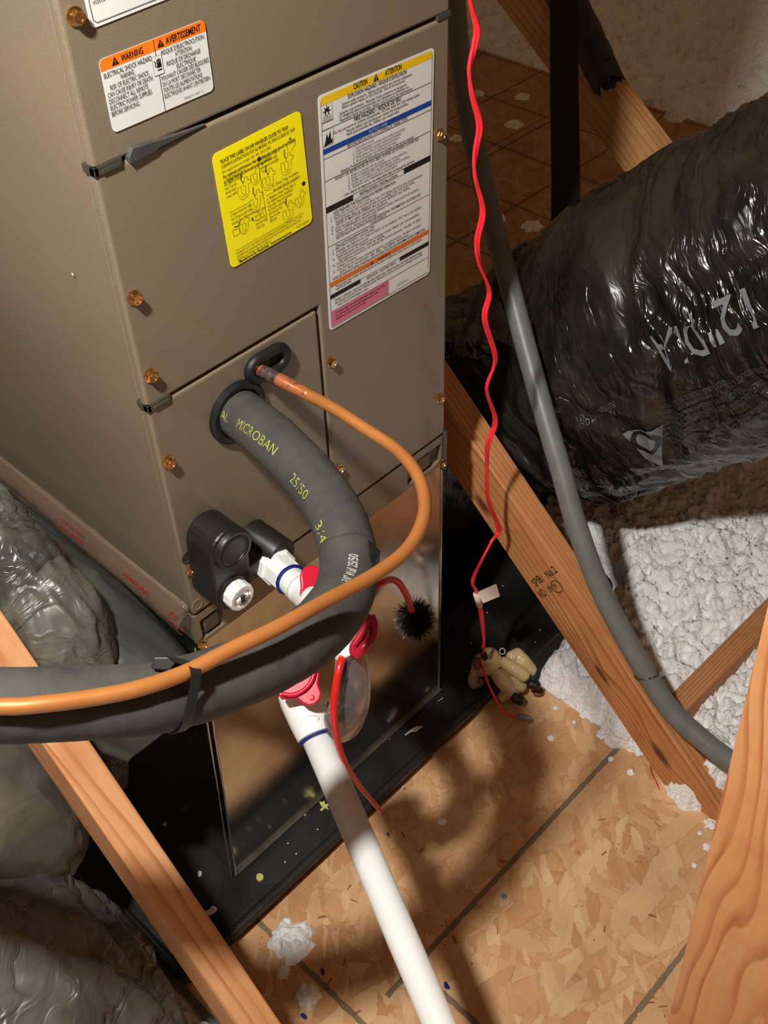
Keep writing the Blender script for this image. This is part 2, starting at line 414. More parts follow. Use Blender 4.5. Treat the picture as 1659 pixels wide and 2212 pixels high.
# ------------------------------------------------------------------ setting: sheathing and loose insulation
def structure(name, label=None):
    o = thing(name, (0, 0, 0), label, None, None, 'structure'); return o
floor = structure('floor', 'oriented strand board attic decking with printed grey nailing lines')
M_osb1 = mat_osb('osb_near', ([(.057, -.9, -.34), (-.05, -.31, 0)], [(-.288, .0, .6), (-.558, -.2, .6)]))
gx = [(x, -9, 9) for x in (1.35, 1.60, 1.85, 2.10, 2.345, 2.6)]; gy = [(y, -9, 9) for y in (.21, .46, .71, .962, 1.21, 1.46, 1.71)]
M_osb2 = mat_osb('osb_far', (gx, gy), srgb(54, 34, 22), .6, True)  # same board as near, with the cabinet's shade put into its colour
def sheet(x0, y0, x1, y1, mt):
    mb = MB(); mb.box((x0, y0, -.018), (x1, y1, 0)); o = mb.obj('osb_sheet', mt, floor); bevel(o, .0012, 1); return o
sheet(-.183, -1.4, .575, .74, M_osb1)
sheet(-.183, .743, .575, 1.6, M_osb1)
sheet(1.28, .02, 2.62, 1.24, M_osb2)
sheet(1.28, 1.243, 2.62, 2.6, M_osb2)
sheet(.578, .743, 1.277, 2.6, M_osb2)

def ih(x, y, hw):
    p = V((x, y, 0))
    h = noise.fractal(p*4.0, 1.0, 2.0, 3)*.022
    q = V((x, y, 3.3)) + V((noise.noise(p*22), noise.noise(p*22+V((9, 0, 0))), 0))*.022
    t = 0
    for k, (f, a) in enumerate(((26, .013), (60, .012), (140, .0085))):
        t += (1-abs(noise.noise(q*f+V((k*5, 0, 0))))*2.2)*a
    return hw + h + t
def insul(name, x0, y0, x1, y1, step, hfun, label, kind='stuff', parent=None):
    nx = int((x1-x0)/step); ny = int((y1-y0)/step); vs = []; fs = []
    for j in range(ny+1):
        for i in range(nx+1):
            x = x0+(x1-x0)*i/nx; y = y0+(y1-y0)*j/ny; vs.append((x, y, hfun(x, y)))
    W = nx+1
    for j in range(ny):
        for i in range(nx):
            a = j*W+i
            if max(vs[a][2], vs[a+1][2], vs[a+W][2], vs[a+W+1][2]) > -.05: fs.append([a, a+1, a+W+1, a+W])
    return tag(obj(name, vs, fs, M_insul, parent, True), label, 'insulation', None, kind)
def sm(a, b, x): t = max(0, min(1, (x-a)/(b-a))); return t*t*(3-2*t)
def h_right(x, y):
    edge = .566 + .014*noise.noise(V((y*9, 1, 0))) - .045*math.exp(-((y+.42)/.05)**2) - .03*math.exp(-((y+.28)/.03)**2) + .02*sm(-.1, .1, y)
    e = sm(edge-.012, edge+.05, x)
    base = -.052 + .078*e + .03*sm(.7, 1.1, x) + .045*math.exp(-((x-.60)/.05)**2-((y+.44)/.07)**2)
    if y > -.11: base -= .11*sm(-.105, -.082, y)*(1-sm(.845, .875, x))
    if x > 1.22: base -= .10*sm(1.22, 1.32, x)*sm(-.08, .1, y-.05*noise.noise(V((x*8, 2, 0))))
    if y > .6: base -= .12*sm(.62, .70, y)
    return ih(x, y, base)
insul('loose_insulation', .50, -.95, 1.95, .80, .0042, h_right, 'white fluffy loose insulation right of the decking, under the big duct')
def h_far(x, y):
    e = sm(0, .14, x-2.56-.12*noise.noise(V((y*2.5, x*2, 0)))-.02*noise.noise(V((y*20, x*9, 0))))
    return ih(x, y, -.075+.06*e+.22*sm(2.7, 3.3, x))
insul('loose_insulation', 2.4, .0, 4.9, 3.2, .013, h_far, 'bank of loose insulation beyond the dark decking, far right corner')
def h_left(x, y): return ih(x, y, -.026 - .05*sm(-.200, -.178, x))
insul('loose_insulation', -1.4, -.9, -.185, 1.3, .009, h_left, 'loose insulation left of the decking, below the left timber')
def h_base(x, y): return -.075
mb = MB(); mb.box((-6, -4, -.10), (8, 9, -.075)); mb.obj('insulation_bed', M_insul, floor)

def tuft(px, py, w, h, z, label, seed):
    """a torn clump lying on the deck"""
    p = onz(px, py, z); vs = []; fs = []; n = 34; m_ = 16
    vs.append((p.x, p.y, z+h)); rnd = random.Random(seed)
    for j in range(1, m_+1):
        for i in range(n):
            a = 2*math.pi*i/n; t = j/m_
            q = V((math.cos(a)*t, math.sin(a)*t, seed*3.7))
            rr = w*(1+.45*noise.noise(V((math.cos(a)*2.2, math.sin(a)*2.2, seed)))+.22*noise.noise(V((math.cos(a)*7, math.sin(a)*7, seed+2)))*t)
            x = p.x+math.cos(a)*t*rr; y = p.y+math.sin(a)*t*rr
            hz = h*(1-t**3)*(.55+.9*abs(noise.noise(V((x*70, y*70, seed)))))+.004*(noise.noise(V((x*190, y*190, seed))))*(1-t)
            vs.append((x, y, z+max(0.0002, hz)))
    for i in range(n): fs.append([0, 1+i, 1+(i+1) % n])
    for j in range(m_-1):
        for i in range(n):
            a = 1+j*n+i; b_ = 1+j*n+(i+1) % n; fs.append([a, a+n, b_+n, b_])
    return tag(obj('insulation_tuft', vs, fs, M_insul, None, True), label, 'insulation', 'torn insulation tufts on the decking')
tuft(630, 2035, .033, .016, 0, 'largest white insulation tuft on decking beside the left timber', 3)
tuft(668, 2150, .018, .012, 0, 'white insulation tuft nearest the photo bottom, beside a blue crumb', 5)
tuft(612, 2100, .010, .008, 0, 'small white tuft between the two bigger tufts by the left timber', 8)
tuft(1478, 1705, .026, .026, .005, 'white tuft piled against the foot of the stamped timber', 11)
tuft(1440, 1655, .014, .014, .004, 'small white tuft up the slope from the pile at the timber foot', 12)
tuft(1555, 1690, .022, .03, .03, 'white tuft right of the stamped timber foot, beside the near post', 14)
tuft(1190, 1595, .006, .004, 0, 'tiny white scrap on decking near the wire nut', 17)
tuft(955, 1775, .007, .003, 0, 'tiny translucent scrap on decking right of the white pipe', 19)
tuft(1457, 257, .030, .03, 0, 'grey tuft on the dark decking beyond the upper timber', 21)
tuft(620, 1990, .006, .003, 0, 'thin white sliver above the largest tuft', 25)
tuft(1362, 1668, .006, .003, 0, 'white fleck on decking near the printed line, right of centre', 27)
for k, (px, py, w_) in enumerate(((1215, 1500, .010), (1262, 1545, .008), (1300, 1588, .009), (1385, 1620, .012), (1535, 1780, .010), (1528, 1830, .007), (1240, 1560, .004), (1320, 1640, .005), (1200, 1530, .004), (1512, 1800, .004), (1500, 1870, .004))):
    tuft(px, py, w_, w_*.7, .002, 'small white tuft spilled over the right edge of the decking', 51+k)
for k, (px, py) in enumerate(((1034, 203), (1112, 270), (1128, 210), (1070, 470), (985, 300), (1150, 490), (1395, 210), (1000, 250))):
    tuft(px, py, (.02, .03, .024, .03, .02, .03, .018, .015)[k], .012, 0, 'dim insulation scrap on the shaded far decking, '+('above the others left of the strap', 'beside the wire midway up', 'just left of the strap, highest', 'right of the conduit, low down', 'left of the conduit by the cabinet', 'at the strap foot above the duct', 'right of the black foam sleeve', 'behind the shaded top of the conduit')[k], 31+k)

# ------------------------------------------------------------------ timbers (a web of a roof truss: x along its length)
def timber(name, a, b_, across, wide, thick, mat, label, cat='timber'):
    """a,b_: ends of one long edge; across: direction the wide face runs; thick goes along a x across"""
    a = V(a); b_ = V(b_); ex = (b_-a); L = ex.length; ex.normalize(); ey = V(across); ey = (ey-ex*ey.dot(ex)).normalized(); ez = ex.cross(ey)
    M = Matrix.Identity(4)
    for i in range(3): M[i][0] = ex[i]; M[i][1] = ey[i]; M[i][2] = ez[i]; M[i][3] = a[i]
    mb = MB(); n = 12
    vs = []; fs = []
    mb.box((0, 0, 0), (L, wide, thick)); me_o = mb.obj(name, mat)
    me_o.matrix_world = M; bevel(me_o, .0025, 2)
    return tag(me_o, label, cat), M
WB1 = mat_wood('pine_left', srgb(172, 92, 48), srgb(212, 146, 94), srgb(234, 182, 130), 55, 2.1, (), .8, 1.2, .03)
WB2 = mat_wood('pine_stamped', srgb(150, 84, 42), srgb(202, 132, 80), srgb(222, 162, 108), 75, 5.3, ((.294, .030, .030, .0085, .018), (.135, .040, .036, .013, .022), (.62, .02, .03, .012, .012)), .9, 1.3, .022)
WB3 = mat_wood('pine_upper', srgb(166, 106, 58), srgb(206, 150, 92), srgb(226, 176, 120), 60, 8.7, (), .8, 1.5, .02)
WB4 = mat_wood('pine_near_post', srgb(176, 94, 46), srgb(216, 148, 90), srgb(232, 172, 114), 42, 11.1, ((.08, .05, .03, .014, .03),), .95, 1.6, .05)
WB5 = mat_wood('pine_brace', srgb(148, 88, 48), srgb(190, 128, 78), srgb(212, 152, 102), 120, 3.9, (), .8, .8, .008)
# left web: plane x = -.22, climbs away from the camera
d1 = V((0, .271, .315)).normalized(); pA = V((-.22, -.225, .213)); tdn = (.213)/d1.z
A0 = pA - d1*tdn; up1 = V((0, -d1.z, d1.y))
timber('truss_web', A0, pA+d1*1.1, up1, .076, .043, WB1, 'left diagonal timber passing under the insulated line, in front of the pan')
b1 = bpy.context.scene.objects['truss_web']
d2 = V((0, .341, .300)).normalized(); pB = V((.55, -.302, .072)); B0 = pB - d2*((.072+.05)/d2.z); up2 = V((0, -d2.z, d2.y))
tw, MB2 = timber('truss_web', B0, pB+d2*1.7, up2, .09, .045, WB2, 'diagonal timber with a grade stamp, running up behind the cabinet')
a3 = onx(1250, 240, 1.3); b3 = onx(1380, 415, 1.3); d3 = (a3-b3).normalized(); B30 = b3-d3*((b3.z+.05)/d3.z); up3 = V((0, -d3.z, d3.y))
timber('truss_web', B30, b3+d3*1.9, up3, .095, .045, WB3, 'pale diagonal timber beyond the large black duct, at upper right')
# near post
p4 = onx(1640, 1375, .10); q4 = onx(1440, 2212, .10); d4 = (p4-q4).normalized(); f0 = q4-d4*(q4.z/d4.z)
timber('truss_web', f0, p4+d4*.35, V((0, -1, 0)), .11, .045, WB4, 'upright timber nearest the camera, at the right edge')
# brace lying in the insulation
p5 = onz(1485, 1535, .085); q5 = onz(1651, 1364, .085)
timber('timber_brace', p5-(q5-p5)*.25, p5+(q5-p5)*4.2, V((0, 0, -1)), .085, .038, WB5, 'short timber rising out of the white insulation behind the near post', 'timber')

# ------------------------------------------------------------------ text
_fc = {}
def text_geo(s, size, align='LEFT', weight=0, sx=1.0):
    key = (s, weight)
    if key not in _fc:
        cu = bpy.data.curves.new('t', 'FONT'); cu.body = s; cu.size = 1; cu.resolution_u = 2; cu.fill_mode = 'FRONT'; cu.offset = weight
        ob = bpy.data.objects.new('t', cu); COL.objects.link(ob)
        dg = bpy.context.evaluated_depsgraph_get(); me = bpy.data.meshes.new_from_object(ob.evaluated_get(dg))
        vs = [(v.co.x, v.co.y) for v in me.vertices]; fs = [list(p.vertices) for p in me.polygons]
        bpy.data.objects.remove(ob); bpy.data.curves.remove(cu); bpy.data.meshes.remove(me); _fc[key] = (vs, fs)
    vs, fs = _fc[key]
    if not vs: return [], [], 0
    wdt = max(v[0] for v in vs)
    k = {'LEFT': 0, 'CENTER': -.5, 'RIGHT': -1}[align]*wdt
    return [((x+k)*size*sx, y*size) for x, y in vs], fs, wdt*size*sx
class Label:
    """a sticker in the plane y=const facing -y; local x right, y up, origin lower-left"""
    def __init__(s, name, x, z, w, h, rot, face, parent, r=.004, y=-.0006, label=None):
        s.w = w; s.h = h; s.M = Matrix.Translation((x, y, z)) @ Matrix.Rotation(math.radians(rot), 4, 'Y') @ Matrix.Rotation(math.pi/2, 4, 'X')
        s.o = prism(name, rrect(0, 0, w, h, r), .0004, s.M, face, parent)
        if label: s.o['label'] = label
        s.mb = {}
    def poly(s, pts, mat, lay=1):
        mb = s.mb.setdefault(mat.name, (MB(), mat))[0]
        mb.add([s.M @ V((x, y, .0004+.00014*lay)) for x, y in pts], [list(range(len(pts)))])
    def rect(s, x0, y0, x1, y1, mat, lay=1): s.poly([(x0, y0), (x1, y0), (x1, y1), (x0, y1)], mat, lay)
    def text(s, t, x, y, size, mat, align='LEFT', weight=0, fit=None, lay=3, rot=0):
        vs, fs, w = text_geo(t, size, align, weight)
        if not vs: return
        k = 1.0
        if fit and w > 0: k = fit/w
        mb = s.mb.setdefault(mat.name, (MB(), mat))[0]
        mb.add([s.M @ V((x+vx*k, y+vy, .0004+.00014*lay)) for vx, vy in vs], fs)
    def line(s, pts, wd, mat, lay=2):
        for (x0, y0), (x1, y1) in zip(pts[:-1], pts[1:]):
            dx, dy = x1-x0, y1-y0; L = math.hypot(dx, dy) or 1; nx, ny = -dy/L*wd/2, dx/L*wd/2
            s.poly([(x0-nx, y0-ny), (x1-nx, y1-ny), (x1+nx, y1+ny), (x0+nx, y0+ny)], mat, lay)
    def done(s, names):
        for k, (mb, mat) in s.mb.items(): mb.obj(names.get(k, 'printing'), mat, s.o)

# ------------------------------------------------------------------ air handler
W = .4445; D = .56; TOP = 2.05
ah = thing('air_handler', (0, 0, .594), 'tall taupe air handler cabinet with warning labels, standing on the metal plenum', 'air handler')
mb = MB(); mb.box((.003, .014, .60), (W-.003, D, TOP)); casing = mb.obj('casing', M_cab, ah); bevel(casing, .004, 3)
def panel(name, pieces, y0=0.0, y1=.0125, bev=.0035):
    # pieces: outline in x,z
    M = Matrix.Translation((0, y1, 0)) @ Matrix.Rotation(math.pi/2, 4, 'X')
    o = prism(name, pieces, y1-y0, M, M_cab, ah); bevel(o, bev, 3, 30); return o
panel('upper_panel', [(0, 1.159), (W, 1.159), (W, TOP), (0, TOP)])
panel('service_panel', [(0, .9085), (.2335, .9085), (.2335, .597), (W, .597), (W, 1.155), (0, 1.155)])
panel('piping_panel', [(0, .597), (.2300, .597), (.2300, .9055), (0, .9055)])
# dark joint lines are real gaps; gasket squeezed out of the top joint
for q0, q1 in (((.004, .006, 1.150), (W-.004, .016, 1.163)), ((.004, .006, .900), (.2285, .016, .912)), ((.2285, .006, .60), (.2350, .016, .912))):
    mb = MB(); mb.box(q0, q1); mb.obj('joint_strip', M_dark, ah)
g = MB(); N = 16; gv = []; gf = []
for i in range(N+1):
    t = i/N; x = .033+.085*t; hh = (.0125*(1-t)**1.2+.0012) if i > 0 else .004
    zb = 1.1555; y = -.0035*(1-t)-.001
    for (yy, zz) in ((.004, zb), (y, zb+.0005-(.002 if i < 6 else 0)), (y, zb+hh*.75), (.004, zb+hh)): gv.append((x, yy, zz))
for i in range(N):
    for k in range(4): a = i*4+k; b_ = i*4+(k+1) % 4; gf.append([a, b_, b_+4, a+4])
gf += [[3, 2, 1, 0], [N*4, N*4+1, N*4+2, N*4+3]]
o = obj('gasket', gv, gf, M_foam, ah); o['label'] = 'grey gasket squeezed out of the upper joint'
def corner_clip(z, gl):
    mb = MB(); mb.box((-.0012, -.0015, z-.004), (.028, .006, z+.0045)); mb.box((-.0012, -.0015, z-.004), (.004, .016, z+.0045))
    mb.box((.006, -.0026, z-.0035), (.026, .001, z+.001))
    o = mb.obj('corner_clip', gl, ah); bevel(o, .001, 2); return o
corner_clip(1.157, M_dull); corner_clip(.907, M_dull)
mb = MB(); mb.box((W-.02, -.0012, 1.154), (W+.0012, .015, 1.160)); o = mb.obj('corner_clip', M_dull, ah); bevel(o, .001, 2)
# bottom rail of the cabinet with its stamped slots
def rail():
    M = Matrix.Translation((0, .012, 0)) @ Matrix.Rotation(math.pi/2, 4, 'X')
    mb = MB(); z0, z1 = .541, .5935
    mb.box((-.001, .0015, z0+.040), (W+.001, .012, z1)); mb.box((-.001, .0015, z0), (W+.001, .012, z0+.006))
    mb.box((.040, .0015, z0+.006), (W-.075, .012, z0+.040)); mb.box((-.001, .0015, z0+.006), (.006, .012, z0+.040)); mb.box((W-.006, .0015, z0+.006), (W+.001, .012, z0+.040))
    o = mb.obj('base_rail', M_cab, ah)
    mb = MB(); mb.box((.004, .008, z0+.004), (.044, .0115, z0+.042)); mb.obj('slot_back', M_dull, ah); mb = MB(); mb.box((W-.079, .008, z0+.004), (W-.004, .0115, z0+.042)); mb.obj('slot_back', M_dull, ah)
    mb = MB(); mb.box((.012, .003, z0+.012), (.034, .0085, z0+.034)); o = mb.obj('slot_bracket', M_dull, ah); bevel(o, .001, 1); mb = MB(); mb.box((W-.06, .003, z0+.012), (W-.028, .0085, z0+.036)); o = mb.obj('slot_bracket', M_dull, ah); bevel(o, .001, 1)
    mb = MB(); mb.box((0, .0118, z0), (W, D, z1+.004)); mb.obj('base_frame', M_cab, ah)
rail()
mb = MB(); mb.box((.001, .004, .5925), (W-.001, .013, .5985)); mb.obj('joint_strip', M_dark, ah)
def screw_mesh():
    bm = bmesh.new()
    prof = [(.0062, 0, 24), (.0062, .0012, 24), (.0052, .0016, 24)]
    seg = 24
    rings = []
    def ring(r, h, hexa=False):
        out = []
        for k in range(seg):
            a = 2*math.pi*k/seg; rr = r
            if hexa:
                aa = (a+math.pi/6) % (math.pi/3)-math.pi/6; rr = r*math.cos(math.pi/6)/math.cos(aa)
            out.append(bm.verts.new((rr*math.cos(a), rr*math.sin(a), h)))
        rings.append(out)
    ring(.0068, 0); ring(.0068, .0013); ring(.0050, .0018); ring(.0052, .0019, True); ring(.0052, .0062, True); ring(.0044, .0068); ring(.0032, .0068); ring(.0028, .0058)
    for a, b_ in zip(rings[:-1], rings[1:]):
        for k in range(seg): bm.faces.new((a[k], a[(k+1) % seg], b_[(k+1) % seg], b_[k]))
    bm.faces.new(rings[-1])
    me = bpy.data.meshes.new('screw'); bm.to_mesh(me); bm.free(); me.materials.append(M_brass); return me
SM = screw_mesh()
def screw(p, parent, s=1.0, spin=0):
    o = bpy.data.objects.new('screw', SM); COL.objects.link(o); o.parent = parent
    o.matrix_parent_inverse = parent.matrix_basis.inverted()
    o.matrix_basis = Matrix.Translation(p) @ Matrix.Rotation(math.pi/2, 4, 'X') @ Matrix.Rotation(spin, 4, 'Z') @ Matrix.Scale(s, 4)
    return o
for k, (px, py) in enumerate(((164, 36), (291, 644), (326, 812), (365, 999), (716, 783), (733, 1013), (951, 292), (951, 861), (414, 1235))):
    p = ony(px, py, -.002); p.y = -.0002; screw(p, ah, .95 if k in (4, 5, 6, 7, 8) else 1.08, k*.4)
cp_ = onx(157, 592, 0)
lathe('paint_chip', [(.0016, 0), (.001, .0004)], (-.0003, cp_.y, cp_.z), (-1, 0, 0), M_white, ah, 7)
# knock-out holes by the drain port
for px, py in ((404, 1203), (426, 1306)):
    p = ony(px, py, 0); lathe('knockout_plug', [(.0085, 0), (.0085, .0006), (.007, .0012), (.0062, .0004), (.0055, .0004)], (p.x, 0, p.z), (0, -1, 0), M_cab if py > 1250 else M_dull, ah)
# rubber grommets
def ring_sweep(name, outline_pts, r, mat, parent):
    s = Sweep(outline_pts+[outline_pts[0]], r, 4, 10, straight=True); return s.build(name, mat, parent, caps=False)
c1 = V((.1045, 0, .8415)); R1 = .0315
lathe('suction_grommet', [(R1+.006, 0), (R1+.006, .004), (R1+.003, .0065), (R1-.002, .0065), (R1-.004, .002)], (c1.x, -.0002, c1.z), (0, -1, 0), M_rubber, ah, 40)
gc = V((.152, 0, .8795)); gang = math.radians(-2)
go = [(x, y) for x, y in rrect(-.032, -.0175, .032, .0175, .0172, 8)]
GM = Matrix.Translation((gc.x, 0, gc.z)) @ Matrix.Rotation(-gang, 4, 'Y') @ Matrix.Rotation(math.pi/2, 4, 'X')
pts = [GM @ V((x*.80, y*.70, .003)) for x, y in go]
ring_sweep('liquid_grommet', pts, .0062, M_rubber, ah)
prism('grommet_membrane', [(x*.8, y*.72) for x, y in go], .002, GM, M_rubber, ah)
prism('grommet_slot', [(x, y+.001) for x, y in rrect(.004, -.0035, .018, .0035, .003)], .0006, GM @ Matrix.Translation((0, 0, .0018)), M_dark, ah)

# labels -----------------------------------------------------------
NAMES = {}
# rating label cut by the frame top
L = Label('notice_label', .0242, 1.2665, .1115, .17, -1.2, M_white, ah, .005, label='white notice label with grey border, cut by the photo top')
for a, b_ in ((.003, .0035), (.0035, .0035)): pass
e = .0032; L.line([(e, .17-e), (e, e+.003), (e+.003, e), (.1115-e-.003, e), (.1115-e, e+.003), (.1115-e, .17-e)], .0009, M_grey)
for i, t in enumerate(('visite www.hotwater-info', 'reproduction du systeme. Pour plus', 'y des dommages. Voir le manuel')):
    L.text(t, .0055, .0165+i*.0062, .0062, M_grey, fit=.060+.004*i)
L.text('Voir', .072, .0165, .006, M_grey)
for i in range(14): L.text('avertissement produit chimique', .0055, .0375+i*.0066, .006, M_grey, fit=.10)
L.done(NAMES)
# electrical shock warning
L = Label('warning_label', .0248, 1.1825, .1075, .0600, 0, M_white, ah, .0045, label='white warning label with an orange header in two languages')
w_, h_ = L.w, L.h; hb = .0095
L.poly([(0, h_-hb)] + [(w_, h_-hb)] + [(x, y) for x, y in rrect(0, 0, w_, h_, .0045) if y > h_-.0046], M_orange)
L.line([(w_*.5, h_-.0005), (w_*.5, .0)], .0005, M_black, 2)
def tri(L, x, y, s, m_, m2=None):
    L.poly([(x-s*.55, y), (x+s*.55, y), (x, y+s)], m_, 3)
    if m2: L.rect(x-s*.05, y+s*.28, x+s*.05, y+s*.65, m2, 4); L.rect(x-s*.05, y+s*.1, x+s*.05, y+s*.2, m2, 4)
tri(L, .0145, h_-hb+.0016, .0062, M_black, M_orange); L.text('WARNING', .0205, h_-hb+.0020, .0078, M_black, weight=.012, fit=.0215)
tri(L, .0600, h_-hb+.0016, .0062, M_black, M_orange); L.text('AVERTISSEMENT', .0655, h_-hb+.0020, .0078, M_black, weight=.012, fit=.0365)
lt = ['ELECTRICAL SHOCK HAZARD', 'WARNING:', 'RISK OF ELECTRIC SHOCK.', 'CAN CAUSE INJURY OR DEATH:', 'DISCONNECT ALL REMOTE', 'ELECTRIC POWER SUPPLIES', 'BEFORE SERVICING.']
lx = [(.0015, .0475), (.0165, .0140), (.0050, .0395), (.0015, .0455), (.0015, .0395), (.0015, .0420), (.0015, .0285)]
for i, t in enumerate(lt): L.text(t, lx[i][0], h_-hb-.0058-i*.00520, .0058, M_black, fit=lx[i][1])
rt = [("RISQUE D'\u00c9LECTROCUTION", .0590, .045), ('ATTENTION:', .0725, .018), ('RISQUE DE D\u00c9CHARGE', .0625, .036), ('\u00c9LECTRIQUE', .0720, .0205), ('POUVANT CAUSER DES BLESSURES', .0550, .0510),
      ('OU LA MORT. D\u00c9CONNECTER', .0550, .0410), ('TOUTES LES ALIMENTATIONS', .0550, .0420), ("\u00c9LECTRIQUES AVANT L'ENTRETIEN.", .0550, .0500)]
for i, (t, x, f) in enumerate(rt): L.text(t, x, h_-hb-.0052-i*.0050, .0055, M_black, fit=f)
L.rect(.0490, h_-hb-.0195, .0590, h_-hb-.0040, M_grey, 3); L.rect(.0493, h_-hb-.0192, .0587, h_-hb-.0043, M_white, 4)
hx, hy = .0551, h_-hb-.0160
L.rect(hx-.0022, hy, hx+.0022, hy+.0060, M_black, 5)
for k in range(4): L.rect(hx-.0022+k*.00115, hy+.0055, hx-.0013+k*.00115, hy+.0100-.0007*abs(k-1.5), M_black, 5)
L.rect(hx-.0022, hy+.0012, hx+.0022, hy+.0022, M_white, 6)
L.line([(hx-.0048, hy+.0085), (hx-.0030, hy+.0070), (hx-.0042, hy+.0045), (hx-.0024, hy+.0030)], .0008, M_black, 5)
L.text('3000517-1 REV. C', w_-.0330, .0028, .0028, M_grey)
L.done(NAMES)
# yellow trap label
L = Label('trap_label', .1236, 1.0075, .1100, .1195, -1.9, M_ylab, ah, .006, label='bright yellow label with small trap cleaning diagrams')
YW, YH = L.w, L.h
L.text('PLACE THIS LABEL ON AIR HANDLER CLOSE TO TRAP', .008, YH-.0115, .0052, M_olive, weight=.02, fit=.084)
L.text('CLEANING INSTRUCTIONS FOR ALL MODELS, HS, 300 & SS SERIES EZ TRAP', .008, YH-.0165, .0046, M_olive, weight=.01, fit=.092)
L.text('(For applications on models 100, 400, 350 & 380)', .008, YH-.0215, .0042, M_olive, fit=.060)
L.text('For optimum performance, trap and drain pan outlet should be cleaned', .008, YH-.0265, .0044, M_olive, weight=.025, fit=.091)
L.text('at regular intervals, particularly during summer.', .008, YH-.0315, .0044, M_olive, weight=.02, fit=.060)
def utrap(x, y, s, cap=False, wand=True):
    out = [(-.5, .35), (-.5, -.1), (-.38, -.45), (-.1, -.6), (.2, -.5), (.38, -.2), (.4, .25), (.62, .3), (.62, .5), (.4, .55), (.4, .8), (.15, .8), (.15, .55), (-.02, .5), (-.02, .3), (.15, .25),
           (.12, -.15), (-.05, -.3), (-.2, -.1), (-.2, .35), (-.5, .35)]
    L.line([(x+a*s, y+c_*s) for a, c_ in out], .00035, M_olive, 2)
    L.line([(x-.32*s, y-.25*s), (x-.1*s, y-.45*s), (x+.2*s, y-.3*s)], .0003, M_olive, 2)
    if wand: L.line([(x+.02*s, y+.5*s), (x-.12*s, y+.75*s), (x-.05*s, y+1.15*s)], .0008, M_black, 3)
    if cap:
        L.poly([(x+(.55+.2*math.cos(a*.7))*s, y+(1.25+.17*math.sin(a*.7))*s) for a in range(9)], M_black, 3)
YV = lambda v: YH*(1-v)
utrap(.0296, YV(.40), .0150); utrap(.0456, YV(.345), .0125, True, False); utrap(.0414, YV(.555), .0150); utrap(.0602, YV(.435), .0150); utrap(.0849, YV(.39), .0150); utrap(.0795, YV(.80), .0150); utrap(.0965, YV(.745), .0125, True, False)
L.line([(.0880, YV(.27)), (.0890, YV(.20)), (.0975, YV(.20)), (.0990, YV(.25)), (.0930, YV(.285))], .0004, M_olive, 2)
L.rect(.0915, YV(.19), .0945, YV(.175), M_olive, 2)
utrap(.0235, YV(.70), .0120, False, False); L.line([(.0090, YV(.675)), (.0170, YV(.69)), (.0170, YV(.735)), (.0095, YV(.735)), (.0090, YV(.675))], .0004, M_olive, 2); L.line([(.0110, YV(.655)), (.0165, YV(.665)), (.020, YV(.62))], .0008, M_black, 3); L.rect(.0335, YV(.69), .0350, YV(.66), M_black, 3)
def blk(lines, x, v, sp, sz, fits):
    for i, t in enumerate(lines): L.text(t, x, YV(v)-i*sp, sz, M_olive, fit=fits[i], weight=.006)
blk(('1. Open clean-out Cap A', 'and attach air nozzle.', 'Swab Trap with', 'brush and', 'rinse well.'), .0080, .250, .0042, .0040, (.027, .023, .014, .012, .013))
blk(('2. Insert brush into clean-', 'out of trap to push down', 'through Trap. Pull upward'), .0095, .555, .0044, .0041, (.027, .026, .027))
blk(('3. Open clean-', 'out Cap C.', 'Insert Brush', 'flush with water', 'Close Cap.'), .0370, .640, .0042, .0040, (.0150, .012, .013, .0150, .011))
blk(('4. Replace Cap C.', 'MUST be air tight.', 'Do not overtight', 'Cap.'), .0540, .235, .0042, .0040, (.0250, .021, .022, .006))
blk(('5. Close Trap to prime', 'the drain line for operation.'), .0640, .500, .0048, .0042, (.034, .036))
blk(('6. Replace clean Trap Cap C', 'on drain from weather', 'Cap only. Trap will operate', 'at suction openings.', 'with minimum flow.', 'Cap on the', 'drain.'), .0548, .585, .0040, .0039, (.038, .034, .032, .024, .018, .014, .010))
L.line([(.0509, YV(.2275)), (.0517, YV(.7583))], .0004, M_olive, 2); L.line([(.0085, YV(.517)), (.0334, YV(.522))], .00035, M_olive, 2); L.line([(.0547, YV(.545)), (.0968, YV(.545))], .00035, M_olive, 2); L.line([(.0085, YV(.862)), (.0990, YV(.868))], .00035, M_olive, 2)
for i, t in enumerate(('INSTALLER NOTE: THIS TRAP MUST BE INSTALLED IN ACCORDANCE WITH ALL LOCAL', 'PLUMBING AND DRAINAGE REQUIREMENTS AND THE MANUFACTURERS INSTALLATION', 'INSTRUCTIONS (Model 97001).')): L.text(t, .0085, .0122-i*.0036, .0034, M_olive, fit=(.088, .086, .045)[i])
L.text('Manufactured by: RectorSeal   www.rectorseal.com', .0103, .0018, .0040, M_black, weight=.02, fit=.070); L.text('R27-102002', .088, .0032, .0034, M_olive)
L.done(NAMES)
